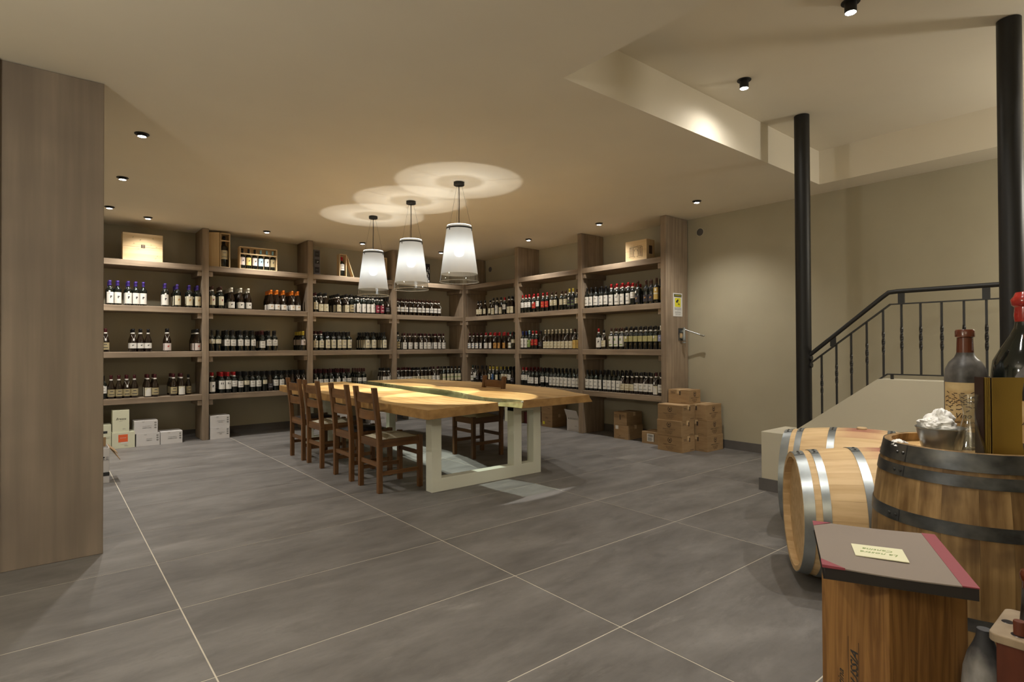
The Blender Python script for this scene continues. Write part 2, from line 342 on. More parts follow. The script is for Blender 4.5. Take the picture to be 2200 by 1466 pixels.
# ---------------------------------------------------------------- downlights
def downlight(x, y, z, drop, label, group, power=SPOT_W, size=122):
    t = tag(empty('ceiling_downlight', (x, y, z)), label, 'downlight', group)
    MB().lathe([(.050, -.0005), (.051, -.004), (.049, -.007), (.030, -.007), (.030, -.0005)], 20).obj('trim_ring', ['black_trim'], t, smooth=40)
    MB().lathe([(.032, -.007), (.032, -drop), (.029, -drop), (.029, -drop+.004), (.0, -drop+.004)], 20, cap=False).obj('lamp_can', ['black_trim'], t, smooth=40)
    MB().lathe([(.0285, -drop+.003), (.0285, -drop+.0005), (0, -drop+.0005)], 20).obj('lens', ['lens'], t)
    ld = bpy.data.lights.new('spot', 'SPOT'); ld.energy = power; ld.color = SPOT_COL; ld.spot_size = R(size); ld.spot_blend = 1.0; ld.shadow_soft_size = .022
    o = bpy.data.objects.new('spot', ld); COL.objects.link(o); o.parent = t; o.location = (0, 0, -drop-.012)
    return t
W4 = ['nearest the camera', 'second nearest the camera', 'furthest from the camera']
for k, y in enumerate((5.192, 6.640, 8.106)):
    downlight(.568, y, ZC, .022, 'black downlight in the left ceiling row beside the dark panel, ' + W4[k], 'flush downlights in the left row', SPOT_W*1.8)
for k, (x, y) in enumerate(((.993, 8.466), (2.425, 8.447), (3.88, 8.45), (5.33, 8.43))):
    downlight(x, y, ZC, .022, 'black downlight over the back shelving, ' + ['first', 'second', 'third', 'fourth'][k] + ' from the left', 'flush downlights along the back shelving')
for k, (x, y) in enumerate(((5.757, 6.594), (5.766, 5.153), (5.759, 3.659))):
    downlight(x, y, ZC, .022, ['black downlight over the right shelving, furthest from the camera', 'black downlight over the right shelving, in front of its widest bay', 'black downlight between the end panel and the recess, furthest right on the low ceiling'][k], 'flush downlights along the right side')
downlight(4.06, 2.17, ZR, .065, 'black cylinder spotlight hanging in the ceiling recess, above the bright patch', 'spotlights in the recess', SPOT_W*.30, 168)
downlight(3.62, 1.28, ZR, .065, 'black cylinder spotlight hanging in the ceiling recess at the top edge', 'spotlights in the recess', SPOT_W*1.1)
for k, (x, y, z, pw) in enumerate(((3.15, .35, ZR, 1.0), (4.75, .1, ZR, .8), (1.9, .9, ZC, .7), (.1, 1.4, ZC, .8), (-1.2, 2.6, ZC, .8), (5.9, .2, ZR, .5))):
    downlight(x, y, z, .065 if z == ZR else .022, 'black downlight behind the camera position, out of the frame', 'downlights out of the frame', SPOT_W*pw)
# added globe lamp, unseen: lifts ceiling and panel, placed by the panel's shadow
for k, (x, y) in enumerate(((-1.5, 1.7),)):
    t = tag(empty('globe_lamp', (x, y, ZC)), 'added opal globe fill lamp hanging left of the camera position', 'globe lamp')
    MB().lathe([(0, -.001), (.05, -.001), (.05, -.03), (0, -.03)], 20).obj('ceiling_rose', ['black_metal'], t, smooth=40); MB().tube([(0, 0, -.03), (0, 0, -.62)], .004, 6).obj('cable', ['black_metal'], t)
    MB().lathe([(.14*sin(pi*i/16), -.76-.14*cos(pi*i/16)) for i in range(17)], 28, cap=False).obj('globe', ['clear_glass'], t, smooth=80)
    ld = bpy.data.lights.new('globe_light', 'POINT'); ld.energy = FILL_GLOBE_W; ld.color = (1, .95, .86); ld.shadow_soft_size = .12; ld.cycles.is_caustics_light = False
    o = bpy.data.objects.new('globe_light', ld); COL.objects.link(o); o.parent = t; o.location = (0, 0, -.76)
t = tag(empty('globe_lamp', (5.85, -.7, ZR)), 'opal globe lamp hanging over the stairs, out of the frame on the right', 'globe lamp')
MB().lathe([(0, -.001), (.05, -.001), (.05, -.03), (0, -.03)], 20).obj('ceiling_rose', ['black_metal'], t, smooth=40); MB().tube([(0, 0, -.03), (0, 0, -.62)], .004, 6).obj('cable', ['black_metal'], t)
MB().lathe([(.14*sin(pi*i/16), -.76-.14*cos(pi*i/16)) for i in range(17)], 28, cap=False).obj('globe', ['clear_glass'], t, smooth=80)
ld = bpy.data.lights.new('globe_light', 'POINT'); ld.energy = 55; ld.color = (1, .93, .82); ld.shadow_soft_size = .12
o = bpy.data.objects.new('globe_light', ld); COL.objects.link(o); o.parent = t; o.location = (0, 0, -.76)
t = tag(empty('fill_floor_lamp', (-1.9, -1.3, 0)), 'added black floor uplighter, unseen fill for the ceiling, behind the camera position', 'fill lamp')  # added uplighter out of view, there to brighten the ceiling
MB().lathe([(0, 0), (.14, 0), (.14, .02), (.012, .03), (.012, 1.78), (0, 1.78)], 24).obj('stand', ['black_metal'], t, smooth=40)
MB().lathe([(.012, 1.78), (.06, 1.80), (.16, 1.88), (.165, 1.885), (.06, 1.81), (.0, 1.80)], 28).obj('bowl', ['black_metal'], t, smooth=40)
ld = bpy.data.lights.new('fill_uplight', 'SPOT'); ld.energy = 190; ld.color = (1, .95, .86); ld.spot_size = R(150); ld.spot_blend = 1; ld.shadow_soft_size = .05
o = bpy.data.objects.new('fill_uplight', ld); COL.objects.link(o); o.parent = t; o.location = (0, 0, 1.90); o.rotation_euler = (pi, 0, 0)
# ---------------------------------------------------------------- pendants
PENDL = ['frosted glass pendant lamp over the table, nearest and largest, right of the three', 'frosted glass pendant lamp over the table, the middle one of three', 'frosted glass pendant lamp over the table, furthest and smallest, left of the three']
def pendant():
    t = empty('pendant_lamp', (3.21, 4.74, ZC))
    MB().lathe([(0, -.0008), (.052, -.0008), (.054, -.003), (.054, -.031), (.050, -.034), (0, -.034)], 28).obj('ceiling_rose', ['black_metal'], t, smooth=40)
    MB().tube([(0, 0, -.034), (.002, 0, -.2), (-.002, 0, -.35), (0, 0, -.52)], .0042, 8).obj('cable', ['black_metal'], t, smooth=60)
    zt, zb, rt_, rb = -.440, -1.007, .122, .196
    rr = lambda z: rt_+(rb-rt_)*(zt-z)/(zt-zb)
    for k in range(3):
        a = pi/2.6+k*2*pi/3
        wr = MB().tube([(.03*cos(a), .03*sin(a), -.034), (rr(-.47)*cos(a), rr(-.47)*sin(a), -.468)], .0009, 5).obj('suspension_wire', ['black_metal'], t)
        MB().lathe([(0, .018), (.004, .014), (.0045, -.012), (.006, -.02), (0, -.024)], 8, M=Matrix.Translation((rr(-.47)*cos(a)+.004*cos(a), rr(-.47)*sin(a)+.004*sin(a), -.475))).obj('clip', ['rivet'], t, smooth=50)
    MB().lathe([(rr(-.463)+.0015, -.463), (rr(-.477)+.003, -.463), (rr(-.477)+.003, -.478), (rr(-.477)+.0015, -.478)], 48, cap=False).obj('black_band', ['black_metal'], t, smooth=40)
    MB().lathe([(rr(zt), zt), (rr(-.7), -.7), (rr(-.93), -.93)], 64, cap=False).obj('frosted_shade', ['frosted'], t, smooth=80)
    MB().lathe([(rr(-.93), -.931), (rr(zb), zb)], 64, cap=False).obj('clear_rim', ['shade_rim'], t, smooth=80)
    MB().tube([(rb*cos(a), rb*sin(a), zb) for a in [2*pi*k/48 for k in range(48)]], .0022, 6, closed=True).obj('rim_edge', ['plastic_white'], t, smooth=80)
    MB().lathe([(0, -.585), (.013, -.585), (.015, -.62), (.024, -.63), (.024, -.655), (0, -.656)], 16).obj('lamp_holder', ['grey_steel'], t, smooth=40)
    MB().lathe([(.0095, -.497), (.0218, -.497)], 32, cap=False).obj('shadow_ring', ['shadow_ring_tint'], t)  # added annulus, shaped to cast a dim ring on the ceiling
    MB().lathe([(0, -.6565), (.022, -.658), (.040, -.672), (.050, -.70), (.047, -.722), (.034, -.742), (.018, -.75), (0, -.752)], 24).obj('bulb', ['bulb'], t, smooth=80)
    for nm, z, e, sz in (('lamp_light_up', -.545, PEND_UP, 103), ('lamp_light_down', -.76, PEND_DN, 59)):
        ld = bpy.data.lights.new(nm, 'SPOT'); ld.energy = e; ld.color = PEND_COL; ld.shadow_soft_size = .004 if sz > 100 else .015; ld.spot_size = R(sz); ld.spot_blend = .07
        o = bpy.data.objects.new(nm, ld); COL.objects.link(o); o.parent = t; o.location = (0, 0, z)
        if sz > 100: o.rotation_euler = (pi, 0, 0)
    return t
p0 = pendant()
for k, (x, y) in enumerate(((3.214, 4.742), (3.207, 5.703), (3.200, 6.655))):
    p = p0 if k == 0 else copy_tree(p0)
    p.location = (x, y, ZC); tag(p, PENDL[k], 'pendant lamp', 'pendant lamps over the table')
# ---------------------------------------------------------------- table
tb = tag(empty('dining_table', (3.25, 5.85, 0)), 'huge live-edge timber table with a glass river and pale steel frames', 'table')
zt0, zt1 = .697, .775
Lout = [(2.333, 3.891), (2.325, 4.6), (2.345, 5.4), (2.34, 6.3), (2.37, 7.1), (2.40, 7.807)]
Lin = [(3.363, 7.997), (3.335, 7.55), (3.324, 7.103), (3.30, 6.6), (3.276, 6.095), (3.21, 5.7), (3.18, 5.382), (3.165, 5.15), (3.158, 4.981), (3.125, 4.75), (3.115, 4.52), (3.12, 4.25), (3.148, 4.031)]
Rin = [(3.452, 4.035), (3.44, 4.2), (3.385, 4.42), (3.376, 4.565), (3.44, 4.85), (3.534, 5.202), (3.60, 5.5), (3.64, 5.854), (3.62, 6.0), (3.589, 6.118), (3.59, 6.45), (3.615, 6.83), (3.65, 7.4), (3.701, 7.908)]
Rout = [(4.52, 7.95), (4.60, 7.4), (4.70, 6.8), (4.73, 6.268), (4.80, 5.9), (4.77, 5.453), (4.70, 5.0), (4.56, 4.6), (4.42, 4.3), (4.343, 4.031)]
def slab(outer, inner, live, name):
    """plank with sawn ends; edges in 'live' widen towards the underside"""
    pts = outer + inner; n = len(pts); cx = sum(p[0] for p in pts)/n; bot = []
    for i, (x, y) in enumerate(pts):
        k = live[0] if i < len(outer) else live[1]
        bot.append((x + (k if x > cx else -k), y))
    m = MB(); m.prism(bot, zt0-.0, zt0+.035, 0, mside=1, top=[(bx*.35+x*.65, y) for (bx, _), (x, y) in zip(bot, pts)])
    m2 = MB(); vs = [(x, y, zt0) for x, y in bot] + [(bx*.25+x*.75, y, zt0+.045) for (bx, _), (x, y) in zip(bot, pts)] + [(x, y, zt1) for x, y in pts]
    fs = [tuple(range(n-1, -1, -1)), tuple(range(2*n, 3*n))]; ms = [0, 0]
    for lv in (0, 1):
        for i in range(n):
            j = (i+1) % n; fs.append((lv*n+i, lv*n+j, lv*n+n+j, lv*n+n+i))
            isin = i >= len(outer) and j >= len(outer) and i < n-1
            ms.append(2 if isin else 1)
    m2.add(vs, fs, ms)
    return part(m2, name, ['oak_slab', 'slab_edge', 'bark'], tb, bevel=.004)
slab(Lout[::-1][::-1], Lin, (.0, .015), 'left_slab')
slab(Rin, Rout, (.02, .055), 'right_slab')
# bark belongs on the inner edge of the right slab, sawn face elsewhere
rs = [o for o in tb.children if o.name.startswith('right_slab')][0].data
for f in rs.polygons:
    if f.material_index: f.material_index = 2 if f.center.x < 3.75 and abs(f.normal.y) < .8 else 1
gp = [(x+.012, y) for x, y in Lin[::-1]] + [(x-.012, y) for x, y in Rin[::-1]]
gp = [(x, y+.01) if y < 4.1 else (x, y) for x, y in gp]
part(MB().prism(gp, zt1-.010, zt1-.001), 'glass_panel', 'table_glass', tb)
part(MB().box(3.118, 3.17, 4.033, 4.045, .755, .763).box(3.43, 3.48, 4.035, 4.047, .755, .763), 'glass_clip', 'plastic_white', tb)
def frame(M, nm):
    f = MB()
    for a in ((0, .10), (.93, 1.03), (1.186, 1.286)):
        f.box(a[0], a[1], 0, .10, .11, .696, 0, M)
    f.box(0, 1.286, 0, .10, 0, .115, 0, M).box(.93, 1.286, .001, .099, .64, .696, 0, M).box(-.02, .14, -.02, .12, .686, .6965, 0, M)
    return part(f, nm, 'table_steel', tb, bevel=.003)
frame(Matrix.Translation((2.604, 4.278, 0)), 'frame_leg')
frame(Matrix.Translation((3.89, 7.48, 0)) @ Matrix.Rotation(pi, 4, 'Z'), 'frame_leg')
for x in (2.655, 3.80):
    part(MB().box(x, x+.06, 4.30, 7.46, .655, .6965), 'rail', 'grey_steel', tb)
# ---------------------------------------------------------------- chairs
def chair(seatmat):
    """origin at floor under the seat centre, backrest on -x"""
    t = empty('dining_chair'); W = 'chair_wood_z'; xb, xf, hy = -.20, .20, .19
    for s in (-1, 1):
        y = s*(hy)
        m = MB(); sec = [(xb, 0), (xb, .42), (xb-.012, .60), (xb-.052, .922)]
        for k in range(3):
            (xa, za), (xc, zc2) = sec[k], sec[k+1]; d = .021
            vs = [(xx+dx, y+dy, zz) for xx, zz in ((xa, za), (xc, zc2)) for dx in (-d, d) for dy in (-d, d)]
            m.add(vs, [(0, 1, 3, 2), (4, 6, 7, 5), (0, 4, 5, 1), (2, 3, 7, 6), (0, 2, 6, 4), (1, 5, 7, 3)])
        m.obj('leg', [W], t, bevel=.003)
        MB().box(xf-.021, xf+.021, y-.021, y+.021, 0, .475).obj('leg', [W], t, bevel=.003)
    def slat(z0, z1, x0):
        m = MB(); n = 8; vs = []
        for i in range(n+1):
            v_ = -1+2*i/n; y = v_*(hy-.018); x = x0-.026*(1-v_*v_)
            for dx, z in ((0, z0), (.018, z0), (.018, z1-.004*0), (0, z1)): vs.append((x+dx, y, z))
        fs = [(0, 1, 2, 3), (n*4+3, n*4+2, n*4+1, n*4)]
        for i in range(n):
            for k in range(4): fs.append((i*4+k, (i+1)*4+k, (i+1)*4+(k+1) % 4, i*4+(k+1) % 4))
        return m.add(vs, fs)
    slat(.785, .870, -.247).obj('back_slat', ['chair_wood_y'], t, smooth=40)
    slat(.635, .715, -.229).obj('back_slat', ['chair_wood_y'], t, smooth=40)
    for y in (-hy, hy): MB().box(xb+.02, xf-.02, y-.012, y+.012, .395, .462).obj('seat_rail', ['chair_wood_x'], t, bevel=.002)
    for x in (xb, xf): MB().box(x-.012, x+.012, -hy+.02, hy-.02, .395, .462).obj('seat_rail', ['chair_wood_y'], t, bevel=.002)
    for y in (-hy, hy): MB().box(xb+.02, xf-.02, y-.009, y+.009, .150, .185).obj('stretcher', ['chair_wood_x'], t)
    MB().box(xb-.009, xb+.009, -hy+.02, hy-.02, .225, .262).obj('stretcher', ['chair_wood_y'], t)
    MB().box(xf-.009, xf+.009, -hy+.02, hy-.02, .29, .325).obj('stretcher', ['chair_wood_y'], t)
    n = 10; vs = []; fs = []
    for i in range(n+1):
        for j in range(n+1):
            u, v_ = -1+2*i/n, -1+2*j/n; vs.append((u*.182, v_*.172, .462+.034*(1-abs(u)**3)*(1-abs(v_)**3)))
    for i in range(n):
        for j in range(n): a = i*(n+1)+j; fs.append((a, a+n+1, a+n+2, a+1))
    b = len(vs); vs += [(-.182, -.172, .44), (.182, -.172, .44), (.182, .172, .44), (-.182, .172, .44)]; fs.append((b, b+1, b+2, b+3))
    MB().add(vs, fs).obj('seat_pad', [seatmat], t, smooth=60)
    return t
ch1 = chair('seat_cream'); ch2 = chair('seat_black')
cl = ['wooden ladder-back chair with black seat pad, furthest along the left table side', 'wooden ladder-back chair with cream seat pad, second furthest on the left side',
      'wooden ladder-back chair with black seat pad, second nearest on the left side', 'wooden ladder-back chair with cream seat pad, nearest the camera']
for k, (y, src) in enumerate(((6.652, ch2), (6.098, ch1), (5.346, ch2), (4.758, ch1))):
    c_ = src if k in (2, 3) else copy_tree(src)
    c_.location = (2.452, y, 0); tag(c_, cl[k], 'chair', 'chairs on the left side of the table')
c_ = copy_tree(ch1); c_.location = (3.955, 5.457, 0); c_.rotation_euler = (0, 0, pi); tag(c_, 'wooden ladder-back chair with cream seat pad, alone on the right side of the table', 'chair')
# ---------------------------------------------------------------- columns and railing
for nm, x, y, z0, lb in (('steel_column', 5.085, 2.195, .52, 'slim black round steel column rising from the stair parapet, left of the railing'), ('steel_column', 4.58, .735, .0, 'black round steel column at the right edge, in front of the railing')):
    m = MB().lathe([(.061, z0), (.061, ZR-.004)], 40)
    o = m.obj(nm, ['black_metal'], smooth=40); o.location = (x, y, 0); tag(o, lb, 'column')
rl = tag(empty('stair_railing', (5.08, 1.4, 1.0)), 'black wrought-iron stair railing with twisted balusters', 'railing')
RXc = 5.08
zr = lambda y: 1.688-(y-1.548)*(.492/.591) if y > 1.548 else 1.690
zs = lambda y: 1.591-(y-1.538)*(.461/.588) if y > 1.538 else 1.594
zb_ = lambda y: 1.045-(y-1.56)*(.445/.6)+.0 if y > 1.56 else 1.048
part(MB().tube([(RXc, 2.139, zr(2.139)), (RXc, 1.60, zr(1.60)), (RXc, 1.548, 1.685), (RXc, 1.49, 1.690), (RXc, -.6, 1.692)], .0175, 12), 'handrail', 'rail_metal', rl, smooth=50)
part(MB().beam((RXc, 2.126, zs(2.126)), (RXc, 1.538, 1.591), .030, .009).beam((RXc, 1.54, 1.592), (RXc, -.6, 1.596), .030, .009), 'upper_bar', 'rail_metal', rl)
part(MB().beam((RXc, 2.13, zb_(2.13)), (RXc, 1.56, 1.048), .030, .009).beam((RXc, 1.562, 1.048), (RXc, -.6, 1.05), .030, .009), 'lower_bar', 'rail_metal', rl)
bys = [2.047, 1.93, 1.817, 1.703, 1.587, 1.463, 1.34, 1.21, 1.079, .953, .83, .70, .575, .45, .32]
for y in bys:
    z0, z1 = zb_(y), zs(y); m = MB(); n = 28; vs = []; fs = []
    for i in range(n+1):
        f = i/n; z = z0+(z1-z0)*f; tw = min(max((f-.32)/.36, 0), 1)*pi*1.5; bl = 1+.25*max(0, 1-((f-.5)/.19)**2)
        for k in range(4):
            a = tw+pi/4+k*pi/2; vs.append((RXc+.0095*bl*cos(a), y+.0095*bl*sin(a), z))
    for i in range(n):
        for k in range(4): fs.append((i*4+k, i*4+(k+1) % 4, (i+1)*4+(k+1) % 4, (i+1)*4+k))
    part(m.add(vs, fs), 'baluster', 'rail_metal', rl)
for y in (1.955, 1.463, .953, .45): part(MB().box(RXc-.006, RXc+.006, y-.022, y+.022, zs(y), zr(y)-.005), 'support_plate', 'rail_metal', rl)
for y in (1.53, .6): part(MB().box(RXc-.006, RXc+.006, y-.01, y+.01, 1.0, 1.048), 'support_foot', 'rail_metal', rl)
for z in (1.165, 1.105): part(MB().lathe([(.001, 0), (.022, 0), (.022, .012), (.001, .012)], 14, M=Matrix.Translation((RXc, 2.136, z)) @ Matrix.Rotation(R(90), 4, 'X')), 'flange', 'rail_metal', rl, smooth=40)
# wall speakers
for k, (y, lb) in enumerate(((4.111, 'small round wall speaker set high in the wall right of the end panel'), (8.60, 'small round wall speaker high in the corner above the right shelving'))):
    o = MB().lathe([(.052, 0), (.055, .004), (.050, .008), (.048, .006), (.047, .003), (0, .003)], 28, mats=[0, 0, 0, 1, 1]).obj('wall_speaker', ['wall_paint_light', 'board_grey' if k else 'skirting'], smooth=40)
    o.matrix_world = Matrix.Translation((XW, y, 2.748)) @ Matrix.Rotation(R(-90), 4, 'Y'); tag(o, lb, 'speaker')
# ---------------------------------------------------------------- bottles on the shelves
# code: shape, height, radius, capsule, neck band, label colour, label z0, z1 (share of height), print pattern, print colour
TY = {
 'P': ('x', .315, .040, 'purple', 0, 'white', .07, .52, 'e', 'dark'), 'Q': ('x', .31, .040, 'purple', 0, 'cream', .09, .50, 'e', 'orange'),
 'T': ('b', .30, .043, 'maroon', 1, 'tan', .10, .40, 'l', 'dark'), 'S': ('b', .30, .042, 'black', 1, 'white', .15, .38, 'e', 'dark'),
 'E': ('b', .31, .042, 'black', 1, 'pink', .05, .36, 'e', 'red'), 'W': ('x', .30, .0385, 'black', 0, 'white', .25, .55, 'l', 'grey'),
 'w': ('x', .30, .0375, 'black', 0, 'white', .12, .55, 'l', 'grey'), 'A': ('b', .30, .043, 'maroon', 1, 'cream', .05, .42, 'a', 'white'),
 'u': ('b', .28, .038, 'black', 1, 'tan', .08, .42, 'l', 'dark'), 'N': ('x', .315, .039, 'brown', 1, 'cream', .15, .55, 'e', 'wine red'),
 'V': ('b', .31, .043, 'white', 0, 'white', .05, .33, 'e', 'dark'), 'O': ('b', .31, .041, 'orange', 0, 'white', .05, .30, 'e', 'orange'),
 'C': ('x', .30, .038, 'black', 0, 'cream', .36, .56, 'l', 'grey'), 'm': ('x', .30, .038, 'maroon', 0, 'white', .15, .48, 'l', 'grey'),
 'Y': ('x', .30, .037, 'yellow', 0, 'pink', .28, .56, 'e', 'dark'), 'R': ('x', .30, .038, 'red', 1, 'white', .10, .56, 'e', 'dark'),
 'X': ('x', .30, .041, 'red', 0, 'white', .20, .60, 'g', 'dark'), 'r': ('x', .30, .038, 'red', 1, 'white', .30, .58, 'l', 'grey'),
 'D': ('b', .30, .040, 'black', 0, 'dark', .15, .40, 'l', 'grey'), 'M': ('x', .31, .039, 'maroon', 1, 'cream', .14, .50, 'l', 'grey'),
 'L': ('b', .31, .041, 'black', 1, 'cream', .06, .42, 'e', 'tan'), 'K': ('x', .31, .039, 'black', 1, 'tan', .08, .45, 'l', 'dark'),
 'l': ('x', .31, .038, 'black', 1, 'white', .08, .52, 'e', 'grey'), 'F': ('x', .30, .038, 'black', 1, 'wine red', .08, .50, 'l', 'pink'),
 'c': ('x', .30, .040, 'black', 0, 'cream', .12, .56, 'l', 'grey'), 'H': ('b', .29, .042, 'black', 1, 'white', .14, .50, 'l', 'grey'),
 'b': ('b', .29, .039, 'brown', 1, 'white', .20, .48, 'b', 'dark'), 'e': ('b', .29, .039, 'maroon', 1, 'white', .05, .44, 'l', 'grey'),
 'h': ('b', .28, .039, 'black', 1, 'cream', .14, .46, 'l', 'tan'), 'G': ('x', .29, .037, 'black', 1, 'cream', .10, .52, 'b', 'green'),
 'z': ('b', .30, .040, 'maroon', 1, 'white', .06, .38, 'l', 'blue'), 'y': ('b', .30, .040, 'red', 1, 'white', .06, .38, 'l', 'pink'),
 'i': ('b', .30, .040, 'red', 0, 'orange', .06, .38, 'e', 'maroon'), 'g': ('b', .30, .039, 'green', 1, 'white', .08, .38, 'b', 'green'),
 'q': ('x', .29, .037, 'yellow', 1, 'cream', .22, .52, 'e', 'grey'), 'j': ('x', .29, .037, 'yellow', 1, 'blue', .20, .55, 'e', 'white'),
 'f': ('x', .30, .038, 'red', 1, 'red', .22, .54, 'l', 'orange'), 's': ('x', .30, .038, 'brown', 1, 'cream', .28, .56, 'l', 'tan'),
 'k': ('x', .32, .038, 'yellow', 1, 'dark', .15, .50, 'l', 'green'), 'B': ('x', .30, .038, 'blue', 0, 'white', .10, .60, 'l', 'grey'),
 'a': ('x', .31, .038, 'pale blue', 0, 'green', .12, .50, 'e', 'white'), 'v': ('b', .31, .041, 'cream', 0, 'cream', .06, .40, 'l', 'tan'),
 'o': ('b', .31, .040, 'brown', 1, 'gold', .05, .45, 'e', 'orange'), 'x': ('x', .315, .040, 'red', 1, 'white', .07, .52, 'l', 'grey'),
 't': ('x', .32, .042, 'brown', 0, 'dark', .10, .38, 'e', 'orange'), 'n': ('x', .33, .039, 'brown', 0, 'gold', .15, .62, 'b', 'cream'),
 'p': ('x', .30, .038, 'brown', 1, 'white', .14, .62, 'p', 'green'), 'd': ('x', .31, .038, 'black', 1, 'olive', .34, .58, 'e', 'tan'),
 'I': ('x', .31, .038, 'white', 0, 'lilac', .34, .60, 'e', 'white'),
}
CAPN = {'x': 'straight-shouldered', 'b': 'slope-shouldered'}
def bprof(sh, H, r):
    if sh == 'x': return [(0, .004), (r*.72, .0), (r*.93, .0), (r, .006), (r, .62*H), (r*.95, .655*H), (r*.74, .69*H), (r*.47, .725*H), (r*.40, .77*H), (r*.385, .80*H)]
    return [(0, .004), (r*.72, 0), (r*.93, 0), (r, .006), (r, .43*H), (r*.95, .50*H), (r*.78, .58*H), (r*.57, .665*H), (r*.43, .74*H), (r*.385, .80*H)]
def cprof(H, r): return [(r*.405, .795*H), (r*.40, .93*H), (r*.43, .935*H), (r*.43, .965*H), (r*.40, .97*H), (r*.39, .998*H), (0, H)]
def lab_grid(MBo, r, z0, z1, pat, half=68, cols=9, rows=9, m0=0, m1=1, M=None):
    vs = []; fs = []; ms = []
    for i in range(rows+1):
        for j in range(cols+1):
            a = -pi/2+R(half)*(-1+2*j/cols); vs.append((r*cos(a), r*sin(a), z0+(z1-z0)*i/rows))
    for i in range(rows):
        for j in range(cols):
            a = i*(cols+1)+j; fs.append((a, a+1, a+cols+2, a+cols+1)); k = m0; fi, fj = i/rows, j-(cols//2)
            if pat == 'l' and i in (rows-3, 2) and abs(fj) <= (2 if i == 2 else 1): k = m1
            if pat == 'e' and ((i in (rows-4, rows-5) and abs(fj) <= 0) or (i == rows-4 and fj == 1)): k = m1
            if pat == 'b' and i == rows//2: k = m1
            if pat == 'a' and not (abs(fj) <= 3 and i < rows-1-abs(fj)*.9): k = m0
            elif pat == 'a': k = m1
            if pat == 'g' and i in (rows-3, rows-4) and fj in (-1, 1): k = m1
            if pat == 'p' and ((i in (rows-3, rows-4) and fj in (-2, -1, 0)) or (i == 1 and abs(fj) <= 2)): k = m1
            ms.append(k)
    MBo.add(vs, fs, ms, M)
BM = {}
def bottle_meshes(code):
    if code in BM: return BM[code]
    sh, H, r, cap, ring, lab, a, b, pat, pc = TY[code]
    g = MB().lathe(bprof(sh, H, r), 18).mesh('wine_bottle', ['bottle_glass' if sh == 'x' else 'bottle_brown'], 60)
    c = MB().lathe(cprof(H, r), 14).mesh('capsule', ['cap_'+cap], 40)
    n = MB().lathe([(r*.415, .775*H), (r*.425, .78*H), (r*.425, .825*H), (r*.41, .83*H)], 14, cap=False).mesh('neck_band', ['label_white'], 60) if ring else None
    m = MB(); lab_grid(m, r+.0007, a*H, b*H, pat)
    l = m.mesh('label', ['label_'+lab, 'cap_maroon' if pc == 'maroon' else 'label_'+pc], 60)
    z = .74*H; rn = r*.46
    pts = [(rn*sin(t), -rn*cos(t)-(.5-.5*cos(t))*0, z-.0) for t in [pi*.25*k for k in range(1, 8)]]
    f = MB().tube([(-.004, -r-.003, .56*H)] + [(-rn*1.1, -rn*.9, z-.012)] + [(-rn, 0, z), (0, rn, z+.002), (rn, 0, z)] + [(rn*1.1, -rn*.9, z-.012)] + [(.004, -r-.003, .56*H)], .0009, 4)
    f.box(-.009, .009, -r-.0045, -r-.0032, .56*H-.026, .56*H+.004)
    tg = f.mesh('price_tag', ['string'])
    BM[code] = (g, c, n, l, tg); return BM[code]
